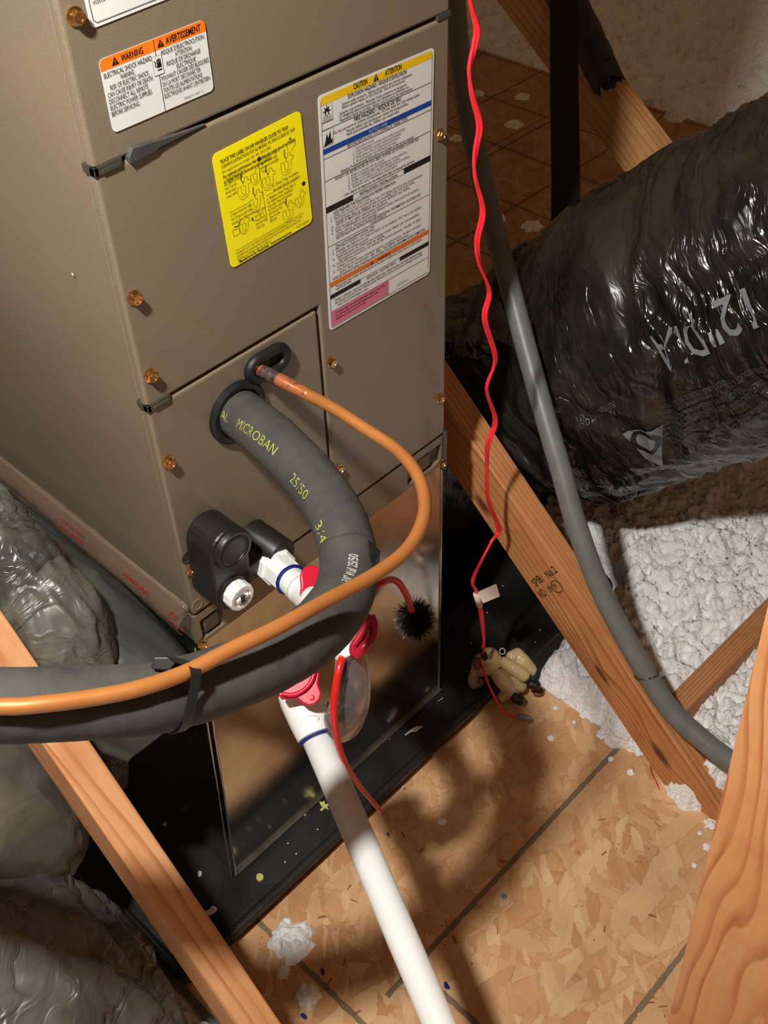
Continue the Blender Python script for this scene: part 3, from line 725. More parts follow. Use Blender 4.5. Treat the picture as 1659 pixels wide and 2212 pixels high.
# big white caution label
L = Label('instruction_label', .2455, .8700, .1665, .2655, 1.6, M_white, ah, .0050, label='tall white instruction label with yellow, blue, orange and pink bands')
BW, BH = L.w, L.h; i_ = .0032
L.line([(i_, i_+.003), (i_, BH-i_-.003)], .0006, M_grey); L.line([(BW-i_, i_+.003), (BW-i_, BH-i_-.003)], .0006, M_grey); L.line([(i_, i_), (BW-i_, i_)], .0006, M_grey)
yb = lambda v: BH*(1-v)     # v: fraction from the label top
L.poly([(i_, yb(.039)), (BW-i_, yb(.039))]+[(x, y) for x, y in rrect(i_, 0, BW-i_, BH-i_*.7, .004) if y > BH*.9], M_yel)
L.text('CAUTION', .0475, yb(.0300), .0085, M_black, weight=.012, fit=.0195); tri(L, .0795, yb(.0330), .0070, M_black, M_yel); L.text('ATTENTION', .0925, yb(.0300), .0085, M_black, weight=.012, fit=.0240)
def hl(v, x0=i_, x1=BW-i_): L.line([(x0, yb(v)), (x1, yb(v))], .0005, M_black)
def row(v, t, x, x1, size=.0042, mt=M_black, wt=.008): L.text(t, x, yb(v), size, mt, weight=wt, fit=x1-x)
row(.0545, "EXPLOSION HAZARD / RISQUE D'EXPLOSION", .0395, .1240, .0058)
for v, t, x, ww in ((.0705, 'System under pressure.  Relieve all pressure and recover refrigerant', .031, .1320), (.0830, 'before system repairs or final disposal.  Use all service ports.', .031, .1215),
                    (.1010, 'Systeme sous pression.  Relacher toutes pressions et recuperer', .027, .124), (.1140, "le refrigerant avant d'entreprendre une reparation ou d'eliminer ou", .027, .127), (.1270, 'disposition finale du produit. Utiliser tous les ports de maintenance.', .027, .1335)):
    row(v, t, x, ww, .0041, M_black, .006)
hl(.1060, i_, .0190); hl(.1330)
row(.1505, 'FIRE HAZARD / RISQUE DE FEU', .0470, .1155, .0062)
for v, t, x, ww in ((.1640, 'Do not use torch to remove components. Oil may catch fire. Use tubing cutter.', .0178, .1450), (.1790, 'Ne pas utiliser une torche pour retirer les composantes.', .036, .1265), (.1930, "Huile peut prendre feu. Utiliser une coupe-tube.", .036, .113)):
    row(v, t, x, ww, .0042, M_black, .006)
L.rect(i_, yb(.1010), .0180, yb(.0415), M_grey, 2); L.rect(i_+.0002, yb(.1006), .0177, yb(.0420), M_white, 3)
cx0, cy0 = .0105, yb(.066)
st = []
for k in range(16):
    a = k*math.pi/8; rr = .0068 if k % 2 == 0 else .0028; st.append((cx0+rr*math.cos(a)*.85, cy0+rr*math.sin(a)))
L.poly(st, M_black, 4); L.poly([(cx0+.0013*math.cos(a*.8), cy0-.002+.0018*math.sin(a*.8)) for a in range(8)], M_white, 5)
for k in range(5): L.line([(.0045, yb(.085+k*.003)), (.0170, yb(.085+k*.003))], .0002, M_grey, 4)
L.rect(i_, yb(.1960), .0180, yb(.1360), M_grey, 2); L.rect(i_+.0002, yb(.1956), .0177, yb(.1364), M_white, 3)
L.poly([(.0045, yb(.1950)), (.0165, yb(.1915)), (.0168, yb(.172)), (.0145, yb(.180)), (.0138, yb(.142)), (.0108, yb(.168)), (.0088, yb(.148)), (.0072, yb(.172))], M_black, 4)
L.rect(i_, yb(.2260), BW-i_, yb(.2050), M_bluei, 2); row(.2225, 'NOTICE / AVIS', .068, .095, .0048, M_wtxt)
row(.2400, 'BEFORE REPLACING TXV COMPLETE THESE STEPS', .0365, .1255, .0050, M_black, .0); hl(.2440)
for k, (t, ww) in enumerate((('1.  Verify airflow is correct.', .075), ('2.  Check Subcooling on condenser unit to verify correct charge.', .122), ('3.  Confirm TXV bulb is properly attached and insulated.', .116), ('4.  Verify system is free of contaminants and moisture.', .114), ('5.  Be sure equalizer and distributor are clear.', .109))):
    row(.2610+k*.0130, t, .044, ww, .0039, M_grey, .01)
row(.3270, 'Detailed Troubleshooting instructions are available in the service manual.', .0260, .1355, .0043, M_black, .008); hl(.3330)
row(.3470, 'AVANT DE REMPLACER LE TXV, BIEN SUIVRE LES \u00c9TAPES SUIVANTES', .0175, .1435, .0050, M_black, .0)
for k, (t, ww) in enumerate((("1.  Verifier si la circulation d'air est correcte.", .090), ("2.  Verifier la charge en sous-refroidissement sur l'unite exterieure.", .125), ('3.  Verifier si le bulbe TXV est bien attache et isole.', .114), ('4.  Verifier que le systeme soit libre de contaminants et moisture.', .130), ("5.  S'assurer que l'egalisateur est propre.", .110))):
    row(.3620+k*.0125, t, .036, ww, .0038, M_grey, .01)
row(.4300, 'Une charte de diagnostic est disponible dans le manuel de service.', .0300, .1370, .0042, M_black, .008)
L.rect(i_, yb(.4650), .0425, yb(.4400), M_black, 2); L.rect(.1205, yb(.4620), BW-i_, yb(.4370), M_black, 2); L.line([(.0425, yb(.4405)), (.1205, yb(.4375))], .0005, M_black); L.line([(.0425, yb(.4645)), (.1205, yb(.4615))], .0004, M_grey)
row(.4580, 'INSTALLATION / INSTALLATION', .052, .110, .0048, M_black, .01)
row(.4830, 'UNIT REQUIRES THE FOLLOWING FOR PROPER OPERATION', .0130, .1070, .0046, M_black, .01)
for k, (t, ww) in enumerate((('1.  LEVEL unit side to side, front to back.', .068), ('2.  TRAP both primary and secondary drain lines. PVC fittings should be used with prevention', .150), ('     Install drain line to slope of unit as possible. Use 1/2 inch male.', .138), ('3.  SELECT MOTOR SPEED for proper airflow see table.', .130), ('4.  Unit can use or select valid system installation.', .095), ('5.  SEAL OPENINGS in furnace and plenum under duct and wall system.', .145), ('     voltage entries. Seal around openings.', .078))):
    row(.4960+k*.0137, t, .0090, ww, .0040, M_grey, .012)
row(.5945, 'SEE INSTALLATION INSTRUCTIONS FOR ADDITIONAL INFORMATION ON THESE AND', .0155, .1480, .0043, M_black, .008); row(.6070, 'OTHER SUBJECTS', .067, .092, .0040, M_grey, .01); hl(.6110)
row(.6260, 'Pour un fonctionnement normal, il faut', .0145, .0735, .0043, M_black, .01)
for k, (t, ww) in enumerate((('1.  METTRE A NIVEAU, cote et arriere.', .074), ('2.  Installer des siphons sur drain primaire et secondaire. PVC raccords utiliser.', .150), ('     la conduite de drainage en pente.', .064), ('3.  Selectionner la vitesse du moteur pour debit air convenable.', .146), ('     fonctionnement, voir la table.', .090), ('4.  SCELLER les ouvertures au cabinet de conduit plenum. Verifier le filtre.', .150), ('     voltage, consulter.', .046), ('5.  Les joints au retour peuvent causer condensation. Sceller conduit.', .150), ('     par les entrees de fils. Sceller autour.', .130))):
    row(.6390+k*.0140, t, .0090, ww, .0040, M_grey, .012)
row(.7690, "VOIR LES INSTRUCTIONS D'INSTALLATION POUR TOUTES LES INFORMATIONS COMPLETES", .0080, .1560, .0042, M_black, .008)
L.rect(i_, yb(.7960), BW-i_, yb(.7750), M_orange2, 2); tri(L, .0690, yb(.7940), .0044, M_black, M_orange2); row(.7925, 'WARNING', .0770, .0980, .0042, M_black, .012)
row(.8090, 'This product may contain chemicals known to the state of California to cause cancer or birth defects.', .0120, .1515, .0036, M_black, .01); row(.8210, 'reproductive harm.', .0120, .036, .0036, M_black, .01)
L.rect(i_, yb(.8510), .050, yb(.8320), M_black, 2); L.rect(.1140, yb(.8530), BW-i_, yb(.8340), M_black, 2); L.line([(.050, yb(.8360)), (.114, yb(.8350))], .0004, M_black); row(.8520, 'SERVICE / ENTRETIEN', .0590, .1065, .0046, M_grey, .01)
row(.8700, 'Drains collector vessel can damage the plastic pan. Clean furnace coil with distilled water.', .0100, .1525, .0037, M_black, .01)
row(.8840, "Ne nettoyer que avec de l'eau. Cleaner permis. Nettoyer en moyen doux avec un detergent sans acide.", .0100, .1525, .0037, M_black, .01)
row(.8990, "pour ne pas endommager la cuve.", .0140, .0620, .0037, M_black, .01)
hl(.9125); L.rect(i_, i_*1.4, .0945, yb(.9130), M_pink, 2); L.line([(.0945, yb(.9130)), (.0945, i_)], .0004, M_black)
for v, t, x1 in ((.9320, 'This system uses R-type coil and piston with refrigerant. Use R-410A', .0890), (.9470, 'Ce systeme utilise un piston de refrigerant pour 410A', .078), (.9620, 'equipement concu pour le R-410A.', .058)): row(v, t, .0095, x1, .0037, M_black, .01)
row(.9700, '3000729-001 B', .1090, .1275, .0034, M_grey)
L.done(NAMES)

# the lower part of the big label in the photo is wide: pink panel with three print lines
# ------------------------------------------------------------------ drain port (black moulding) and white plug
def P2(px, py, y): v = ony(px, py, y); return (v.x, v.z)
e = -.045
tc = V((.0475, 0, .7110)); bc = V((.0335, 0, .6440))
def hull_outline(c0, r0, c1, r1, n=14):
    out = []; ax = math.atan2(c1[1]-c0[1], c1[0]-c0[0])
    for k in range(n+1): a = ax+math.pi/2+math.pi*k/n; out.append((c0[0]+r0*math.cos(a), c0[1]+r0*math.sin(a)))
    for k in range(n+1): a = ax-math.pi/2+math.pi*k/n; out.append((c1[0]+r1*math.cos(a), c1[1]+r1*math.sin(a)))
    return out
MX = Matrix.Rotation(math.pi/2, 4, 'X')       # local (x, y, z) -> (x, -z, y)
prism('drain_port', hull_outline((.036, .714), .0265, (.0315, .648), .026), .044, MX, M_blackpl, ah, .003)
lathe('port_boss', [(.0255, .0), (.0250, .046), (.0235, .0485), (.0200, .0485), (.0195, .0470)], (.038, -.002, .713), (0, -1, 0), M_blackpl, ah, 40)
lathe('port_cover', [(.0185, 0), (.0185, .0015), (.0165, .0022), (.0160, .0012), (.002, .0012)], (.038, -.0485, .713), (0, -1, 0), M_blackpl, ah, 40)
mb = MB(); mb.box((.033, -.044, .640), (.098, 0, .668)); o = mb.obj('port_arm', M_blackpl, ah); bevel(o, .005, 3)
lathe('port_stub', [(.0205, 0), (.0205, .050), (.0190, .052)], (.0985, -.002, .6600), (0, -1, 0), M_blackpl, ah, 40)
mb = MB(); mb.box((.030, -.0015, .604), (.10, .0, .640)); 
lathe('plug_boss', [(.0200, 0), (.0195, .036), (.0175, .038)], (.0290, -.010, .6520), (0, -1, 0), M_blackpl, ah, 40)
plug = lathe('drain_plug', [(.0165, 0), (.0175, .002), (.0175, .0135), (.0165, .0150), (.0125, .0150), (.0120, .0125), (.004, .0125)], (.0290, -.0475, .6520), (0, -1, 0), M_pvc, ah, 12, False)
plug['label'] = 'white ribbed screw plug'
mb = MB(); mb.box((.0205, -.0640, .6495), (.0375, -.060, .6545)); o = mb.obj('plug_key', M_pvc, plug); bevel(o, .0008, 1)
mb = MB()
for k in range(6): mb.box((.0252, -.06435, .6465+k*.0022), (.0252+.0075-(k % 2)*.002, -.0638, .6478+k*.0022))
mb.obj('plug_moulded_print', M_black, plug)

# ------------------------------------------------------------------ plenum
pl = thing('supply_plenum', (W/2, D/2, .03), 'shiny galvanised sheet metal plenum box standing in the black drain pan', 'plenum')
def quadbox(name, b0, b1, z0, z1, mat, parent):
    # b0,b1: (x0,y0,x1,y1) at bottom and top
    vs = [(b0[0], b0[1], z0), (b0[2], b0[1], z0), (b0[2], b0[3], z0), (b0[0], b0[3], z0), (b1[0], b1[1], z1), (b1[2], b1[1], z1), (b1[2], b1[3], z1), (b1[0], b1[3], z1)]
    return obj(name, vs, [[0, 3, 2, 1], [4, 5, 6, 7], [0, 1, 5, 4], [1, 2, 6, 5], [2, 3, 7, 6], [3, 0, 4, 7]], mat, parent)
Z0, Z1 = .014, .541
B0_, B1_ = (-.026, .004, .4405, D), (.002, .004, .4425, D)
vs = [(-.026, .004, Z0), (.4405, .004, Z0), (.4425, .004, Z1), (.002, .004, Z1)]
def wall(name, quad, off):
    n_ = (V(quad[1])-V(quad[0])).cross(V(quad[3])-V(quad[0])).normalized(); q = [V(p) for p in quad]
    return obj(name, q+[p-n_*.0008 for p in q], [[0, 1, 2, 3], [7, 6, 5, 4], [0, 4, 5, 1], [1, 5, 6, 2], [2, 6, 7, 3], [3, 7, 4, 0]], M_galv, pl)
wall('front_sheet', [(-.026, .004, Z0), (.4405, .004, Z0), (.4425, .004, Z1), (.002, .004, Z1)], 0)
wall('left_sheet', [(-.026, D, Z0), (-.026, .004, Z0), (.002, .004, Z1), (.002, D, Z1)], 0)
wall('right_sheet', [(.4405, .004, Z0), (.4405, D, Z0), (.4425, D, Z1), (.4425, .004, Z1)], 0)
wall('back_sheet', [(.4405, D, Z0), (-.026, D, Z0), (.002, D, Z1), (.4425, D, Z1)], 0)
for nm, (xb, xt) in dict(a=(-.026, .002), b=(.4405, .4425)).items():
    s = Sweep([(xb, .003, Z0), (xt, .003, Z1)], .0016, 1, 8, straight=True); s.build('corner_fold', M_galv, pl)
s = Sweep([(-.034, .004, Z0+.001), (-.006, .004, Z1)], .0016, 1, 8, straight=True); s.build('corner_fold', M_galv, pl)
mb = MB(); mb.box((-.030, -.0015, Z0-.002), (.443, .005, Z0+.004)); o = mb.obj('bottom_hem', M_dull, pl)
for px, py in ((436, 1390), (952, 1000)):
    p = ony(px, py, 0); screw(V((p.x, .0, p.z)), pl, .95, .3)
mb = MB(); mb.box((W-.004, -.002, .53), (W+.003, .02, .60)); o = mb.obj('corner_tab', M_dull, pl); bevel(o, .001, 1)

# ------------------------------------------------------------------ drain pan
pan = thing('drain_pan', (.35, .35, 0), 'black plastic drain pan under the plenum, dusted with crumbs', 'drain pan')
PX0, PX1, PY0, PY1 = -.195, .84, -.078, .70
mb = MB(); mb.box((PX0+.012, PY0+.012, .0008), (PX1-.012, PY1-.012, .0125)); mb.obj('pan_floor', M_pan, pan)
def rim(name, path, r):
    s = Sweep(path+[path[0]], r, 1, 10, straight=True); return s.build(name, M_pan, pan, caps=False)
def loop(off, z, rc=.02):
    return [V((x, y, z)) for x, y in rrect(PX0+off, PY0+off, PX1-off, PY1-off, rc, 5)]
def ringwall(name, prof, rc=.022):
    loops = []
    for off, z in prof: loops.append([V((x, y, z)) for x, y in rrect(PX0+off, PY0+off, PX1-off, PY1-off, max(.002, rc-off), 6)])
    n = len(loops[0]); vs = [v for l in loops for v in l]; fs = []
    for i in range(len(loops)-1):
        for k in range(n): a = i*n+k; b_ = i*n+(k+1) % n; fs.append([a, b_, b_+n, a+n])
    return obj(name, vs, fs, M_pan, pan, False)
o = ringwall('pan_rim', [(.008, .0005), (.005, .020), (.005, .030), (0, .031), (0, .034), (.004, .0365), (.010, .0365), (.013, .033), (.014, .026), (.018, .0255), (.020, .020), (.024, .0125), (.03, .0128), (.03, .0005)])
bevel(o, .001, 2, 25)

# crumbs on the pan
def crumb(name, px, py, z, pts, mat, label, cat, h=.003, grp=None, base=None):
    p = onz(px, py, z) if base is None else base
    rr = random.Random(int(px*7+py))
    M = Matrix.Translation((p.x, p.y, z)) @ Matrix.Rotation(rr.random()*6, 4, 'Z')
    o = prism(name, pts, h, M, mat, None, min(h*.3, .0006)); return tag(o, label, cat, grp)
def blob(r, n=9, s=3, ax=1.0):
    return [(r*ax*(1+.45*noise.noise(V((math.cos(a)*1.5, math.sin(a)*1.5, s))))*math.cos(a), r*(1+.45*noise.noise(V((math.cos(a)*1.5, math.sin(a)*1.5, s))))*math.sin(a)) for a in [2*math.pi*k/n for k in range(n)]]
star = [(0, .006), (.0015, .0012), (.008, .0002), (.0022, -.0008), (.0035, -.006), (0, -.0018), (-.007, -.0030), (-.0016, .0004)]
PZ = .0130
crumb('foam_crumb', 562, 1898, PZ, blob(.006, s=2), M_yellfoam, 'yellow foam lump on the pan below the plenum corner', 'crumb', .005)
crumb('foam_crumb', 700, 1742, PZ, [(-.011, .004), (-.006, .0045), (-.003, .009), (-.001, .004), (.004, .005), (.009, .010), (.010, .007), (.005, .001), (.011, -.003), (.004, -.0028), (.001, -.010), (-.0025, -.0095), (-.001, -.003), (-.006, -.001)], M_yellfoam, 'yellow splat of foam on the pan left of the white pipe', 'crumb', .003)
crumb('foam_crumb', 657, 1760, PZ, blob(.0035, s=5), M_yellfoam, 'small pale foam crumb at the plenum foot, left of the yellow splat', 'crumb', .003)
crumb('plaster_flake', 893, 1577, PZ+.0, [(-.018, -.004), (-.006, -.006), (.004, -.001), (.016, .008), (.015, .010), (.004, .004), (-.004, .005), (-.010, .001)], M_white, 'long white torn flake on the pan near its front rim', 'flake', .002)
crumb('plaster_flake', 356, 1782, PZ, star, M_white, 'three-armed white fleck on the pan beside the left timber', 'flake', .0015)
crumb('plaster_flake', 432, 1889, PZ, blob(.005, s=8, ax=.7), M_white, 'white crumb on the pan left of the yellow lump', 'flake', .003)
crumb('plaster_flake', 456, 1968, PZ, blob(.006, s=9, ax=1.8), M_paper, 'cream sliver on the pan touching the left timber', 'flake', .002)
for k, (px, py) in enumerate(((838, 1592), (822, 1603), (951, 1511), (616, 1862), (640, 1845), (1052, 1324), (1166, 1361), (1156, 1388), (1018, 1390), (1086, 1266), (1008, 1450), (870, 1700), (622, 1822), (686, 1792))):
    base = onz(px, py, PZ)
    yel = k < 3
    pts = [(-.006, -.0006), (.006, .0004), (.007, .0016), (-.005, .0008)] if yel else blob(.0014, 6, k)
    crumb('foam_sliver' if yel else 'dust_fleck', px, py, PZ, pts, M_yellfoam if yel else M_white, 'thin yellow sliver lying on the black pan' if yel else 'tiny white fleck scattered on the black pan', 'crumb', .001, 'yellow slivers on the pan' if yel else 'white flecks on the pan')
# bits on the decking
def nail(px, py): 
    p = onz(px, py, 0); o = lathe('nail_head', [(.0042, 0), (.0044, .0006), (.0036, .0014)], (p.x, p.y, 0), (0, 0, 1), M_nut); return tag(o, 'dark round nail head beside the printed line on the decking', 'nail')
nail(1089, 1936)
s = Sweep([onz(1405, 1652, .002), onz(1408, 1670, .004), onz(1417, 1688, .004), onz(1424, 1705, .002)], .0008, 5, 6); tag(s.build('wire_scrap', M_redrod), 'thin red wire scrap on the decking near the stamped timber foot', 'scrap')
for k, (px, py, r, lb) in enumerate(((697, 2100, .005, 'blue crumb of dried primer beside the largest tuft'), (655, 2195, .005, 'blue crumb of primer on the lowest tuft'), (965, 2130, .006, 'blue crumb of primer right of the white pipe'), (838, 1803, .003, 'blue speck on decking just right of the pipe middle'))):
    crumb('primer_crumb', px, py, .0003 if k != 1 else .010, blob(r, 8, k+3, .6), M_blue, lb, 'crumb', .002)
M_chip = simple('wood_shaving', srgb(226, 182, 128), .7, 0, .15, 100)
M_chipd = simple('dark_wood_shaving', srgb(150, 92, 56), .7, 0, .15, 100)
rr = random.Random(5); shav = []
for k in range(80):
    x = rr.uniform(-.12, .56); y = rr.uniform(-.80, -.095)
    L_ = rr.uniform(.004, .016); wd = rr.uniform(.0012, .003); a = rr.uniform(0, 6.3)
    M = Matrix.Translation((x, y, .0003)) @ Matrix.Rotation(a, 4, 'Z')
    dk = rr.random() < .35
    mesh_key = k % 6
    if k < 12:
        o = prism('wood_shaving', [(-L_/2, -wd/2), (L_/2, -wd*.3), (L_*.4, wd/2), (-L_*.4, wd*.4)], .0009, M, M_chipd if dk else M_chip); shav.append(o)
    else:
        src = shav[k % 12]; o = src.copy(); COL.objects.link(o); o.matrix_world = Matrix.Translation((x, y, 0)) @ Matrix.Rotation(a, 4, 'Z') @ Matrix.Translation((-sum(v.co.x for v in src.data.vertices)/8, -sum(v.co.y for v in src.data.vertices)/8, 0))
    tag(o, 'loose wood shaving lying on the strand board decking', 'wood shaving', 'wood shavings on the decking')

# ------------------------------------------------------------------ insulated suction line
TP = [(505, 900, 1.19), (590, 950, 1.14), (672, 1035, 1.10), (727, 1115, 1.06), (752, 1200, 1.035), (744, 1280, 1.01), (702, 1345, .97), (635, 1400, .93), (555, 1440, .905), (450, 1478, .875), (340, 1507, .845), (230, 1516, .825), (100, 1522, .81), (0, 1524, .80), (-250, 1515, .79), (-600, 1480, .80)]
pts = [at(*p) for p in TP]; pts[0] = V((.1045, -.004, .8415)); pts[1] = pts[1]*1.0
sl = thing('suction_line', pts[0], 'thick grey foam-insulated pipe looping out of the cabinet and off to the left', 'pipe')
full = Sweep(pts, .0268, 12, 40)
def dispf(u, a, P): return .0007*noise.noise(P*30)+.0005*noise.noise(P*90)
cut = next(i for i, L_ in enumerate(full.L) if L_ > full.u_px(747, 1178))
def sub(sw, i0, i1, r, disp):
    s = Sweep(sw.c[i0:i1], r, 1, sw.seg, disp, straight=True); return s
s1 = sub(full, 0, cut+1, .0268, dispf); s1.build('upper_foam_sleeve', M_foam, sl)
s2 = sub(full, cut, len(full.c), .0272, dispf); s2.build('lower_foam_sleeve', M_foam, sl)
def lipd(u, a, P): return .0006*noise.noise(P*120)
s3 = sub(full, cut-1, cut+2, .0285, lipd)
tp = Sweep([full.c[cut-3], full.c[cut]], .0275, 1, 40, lipd, straight=True)
# black tape peeping out behind the joint
cc_, T_, N_, B_, r_ = full.frame(full.L[cut]+.006); 
flp = [at(797, 1165, 1.02), at(822, 1190, 1.02), at(820, 1214, 1.01), at(806, 1222, 1.01), at(800, 1200, 1.01)]
nn = (flp[1]-flp[0]).cross(flp[2]-flp[0]).normalized()
obj('tape_flap', flp+[p+nn*.002 for p in flp], [[0, 1, 2, 3, 4], [9, 8, 7, 6, 5]]+[[i, i+5, (i+1) % 5+5, (i+1) % 5] for i in range(5)], M_rubber, sl)['label'] = 'black tape flap at the sleeve joint'
def skin_spot(sw, pxy):
    rd = ray(*pxy).normalized(); u0 = sw.u_px(*pxy); r = sw.frame(u0)[4]; du = r*.8; da = 1.5; u, a = u0, sw.ang_to(u0, CC)
    uc, ac = u, a; su, sa = r*1.3, 1.35
    for it in range(4):
        best = (9, 0, 0)
        for i in range(-6, 7):
            for k in range(-6, 7):
                uu = uc+su*i/6; aa = ac+sa*k/6
                if abs(((aa-sw.ang_to(uu, CC)+math.pi) % (2*math.pi))-math.pi) > 1.45: continue
                P = sw.point(uu, aa)-CC; best = min(best, ((P-rd*P.dot(rd)).length, uu, aa))
        uc, ac = best[1], best[2]; su *= .3; sa *= .3
    return uc, ac
def tube_text(sw, s, u0, ang, size, direction, mat, parent, name='printing', off=.0004, length=None, weight=0, drift=0):
    vs, fs, wd = text_geo(s, size, 'LEFT', weight); k = (length/wd) if length else 1.0
    # subdivide long faces is not needed for small letters
    out = []
    for x, y in vs:
        u = u0+direction*x*k; c, T, N, B, r = sw.frame(u)
        a = ang + drift*x*k - direction*(y-size*.36)/r
        out.append(sw.point(u, a, off))
    return obj(name, out, fs, mat, parent)
def ang_px(sw, u, off=0): return sw.ang_to(u, CC)+off
def txt_px(sw, s, pxy, size, direction, mat, parent, length=None, off=.0004, weight=0, drift=0):
    u, a = skin_spot(sw, pxy)
    return tube_text(sw, s, u, a, size, direction, mat, parent, 'printing', off, length, weight, drift)
txt_px(s1, 'AL', (478, 893), .0135, 1, M_yprint, sl, weight=-.012)
txt_px(s1, 'MICROBAN', (512, 912), .0145, 1, M_yprint, sl, .066, weight=-.012, drift=-3)
txt_px(s1, '25/50', (630, 1028), .0145, 1, M_yprint, sl, .037, weight=-.012)
txt_px(s1, '3/4', (686, 1126), .0150, 1, M_yprint, sl, .025, weight=-.012)
txt_px(s2, '3/4" I.D. x 3/8" Wall 25/50', (716, 1296), .0125, -1, M_wprint, sl, .078, weight=.012)

# ------------------------------------------------------------------ copper liquid line
CP = [(556, 797, 1.19), (575, 806, 1.178), (610, 824, 1.165), (660, 850, 1.15), (720, 882, 1.125), (790, 927, 1.10), (852, 968, 1.075), (893, 1012, 1.05), (915, 1065, 1.025), (913, 1125, 1.0), (878, 1188, .975), (808, 1242, .945), (700, 1300, .905), (600, 1355, .87), (500, 1403, .845), (400, 1453, .822), (300, 1487, .80), (200, 1507, .785), (100, 1520, .772), (0, 1526, .765), (-250, 1520, .755), (-600, 1490, .765)]
cpts = [at(*p) for p in CP]
cpts[0] = ony(556, 797, -.003)
ll = thing('liquid_line', cpts[0], 'bare copper pipe curving out of the cabinet, tied along the insulated line', 'pipe')
cf = Sweep(cpts, .0062, 12, 20)
def cutseg(name, px0, px1, r, mat, lab=None):
    i0 = next(i for i, L_ in enumerate(cf.L) if L_ >= cf.u_px(*px0)-1e-9) if px0 else 0
    i1 = next(i for i, L_ in enumerate(cf.L) if L_ >= cf.u_px(*px1)-1e-9) if px1 else len(cf.c)-1
    s = Sweep(cf.c[i0:i1+1], r, 1, 20, straight=True); o = s.build(name, mat, ll)
    if lab: o['label'] = lab
    return s
cutseg('stub', None, (583, 810), .0064, M_cuheat, 'bright copper stub')
cutseg('braze_sleeve', (572, 803), (606, 822), [.0074, .0078, .0072], M_braze, 'grey heat-stained sleeve')
cutseg('swaged_end', (600, 819), (668, 854), [.0073, .0073, .0064], M_cuheat, 'heat-marked copper end')
cutseg('pipe_run', (660, 850), None, .0062, M_copper)

# ------------------------------------------------------------------ cable tie
ct = thing('cable_tie', at(370, 1480, .80), 'black cable tie binding the copper pipe to the insulated line', 'cable tie')
u = s2.u_px(372, 1500); c, T, N, B, r = s2.frame(u)
T2 = (T+ (B*0.0)).normalized()
uc = cf.u_px(372, 1466); cc2, _, _, _, rc = cf.frame(uc)
# loop around both tubes: convex hull of two circles in the plane normal to T
def proj2(P): d = P-c; return V((d.dot(N), d.dot(B)))
k2 = proj2(cc2); angc = math.atan2(k2.y, k2.x); dist = k2.length
R_a, R_b = .0279, .0070; th = math.acos(max(-1, min(1, (R_a-R_b)/dist)))
lp = []
for i in range(41):
    a = angc+th+(2*math.pi-2*th)*i/40; lp.append((R_a*math.cos(a), R_a*math.sin(a)))
for i in range(13):
    a = angc-th+(2*th)*i/12; lp.append((k2.x+R_b*math.cos(a), k2.y+R_b*math.sin(a)))
band_w = .0085; vs = []; fs = []; n = len(lp)
skew = .35
for i, (a, b_) in enumerate(lp):
    rad = V((a, b_)).normalized()
    for (w0, o0) in ((-band_w/2, 0), (band_w/2, 0), (band_w/2, .0012), (-band_w/2, .0012)):
        P = c+N*(a+rad.x*o0)+B*(b_+rad.y*o0)+T*(w0); vs.append(P)
for i in range(n):
    j = (i+1) % n
    for k in range(4): fs.append([i*4+k, i*4+(k+1) % 4, j*4+(k+1) % 4, j*4+k])
obj('band', vs, fs, M_rubber, ct)
hp = at(352, 1432, .83); M = frame_from(CZ*-1, CX); 
MH = Matrix.Translation(hp) @ M
prism('head', [(-.007, -.004), (.006, -.005), (.010, .000), (.005, .005), (-.006, .005)], .006, MH, M_rubber, ct, .001)
sw_ = Sweep([hp, at(338, 1436, .83), at(330, 1445, .835)], .0022, 4, 6); sw_.build('tail', M_rubber, ct)

# ------------------------------------------------------------------ condensate drain
dr = thing('condensate_drain', ony(600, 1230, -.05), 'white drain line with a clear trap and red caps, running down to the front', 'drain pipe')
p0 = V((.0985, -.050, .6600)); 
ad_dir = (at(643, 1266, 1.262)-at(592, 1219, 1.300)).normalized()
p0 = at(589, 1216, 1.303)
lathe('hex_adapter', [(.0225, 0), (.0235, .002), (.0235, .013), (.0205, .015), (.0200, .040), (.0192, .041)], p0, ad_dir, M_pvc, dr, 8, False)
lathe('adapter_sleeve', [(.0188, .012), (.0188, .0415), (.0175, .043)], p0, ad_dir, M_pvc, dr, 32)
lathe('primer_ring', [(.0192, .0408), (.0196, .0418), (.0188, .0440), (.0170, .0445)], p0, ad_dir, M_blue, dr, 32)['label'] = 'blue primer ring'
pe = p0+ad_dir*.044
lathe('reducer', [(.0165, 0), (.0165, .012), (.0175, .013), (.0175, .022)], pe, ad_dir, M_pvc, dr, 32)
el = Sweep([pe+ad_dir*.018, pe+ad_dir*.035, at(700, 1330, 1.20), at(735, 1372, 1.19), at(758, 1410, 1.19)], .0178, 8, 28); el.build('elbow', M_pvc, dr)
# clear U trap
ut = Sweep([at(757, 1400, 1.20), at(760, 1450, 1.205), at(757, 1510, 1.215), at(740, 1558, 1.245), at(712, 1566, 1.275), at(688, 1532, 1.285)], [.016, .019, .0215, .022, .018, .014], 8, 28)
ut.build('clear_trap_bowl', M_clear, dr)['label'] = 'clear plastic trap bowl'
# blue primer mark
txo = [at(742, 1432, 1.180), at(757, 1424, 1.180), at(750, 1440, 1.180), at(747, 1468, 1.180), at(741, 1468, 1.180)]
nn = -CZ*.0006
obj('primer_drip', txo+[p+nn for p in txo], [[0, 1, 2, 3, 4], [9, 8, 7, 6, 5]]+[[i, i+5, (i+1) % 5+5, (i+1) % 5] for i in range(5)], M_blue, dr)
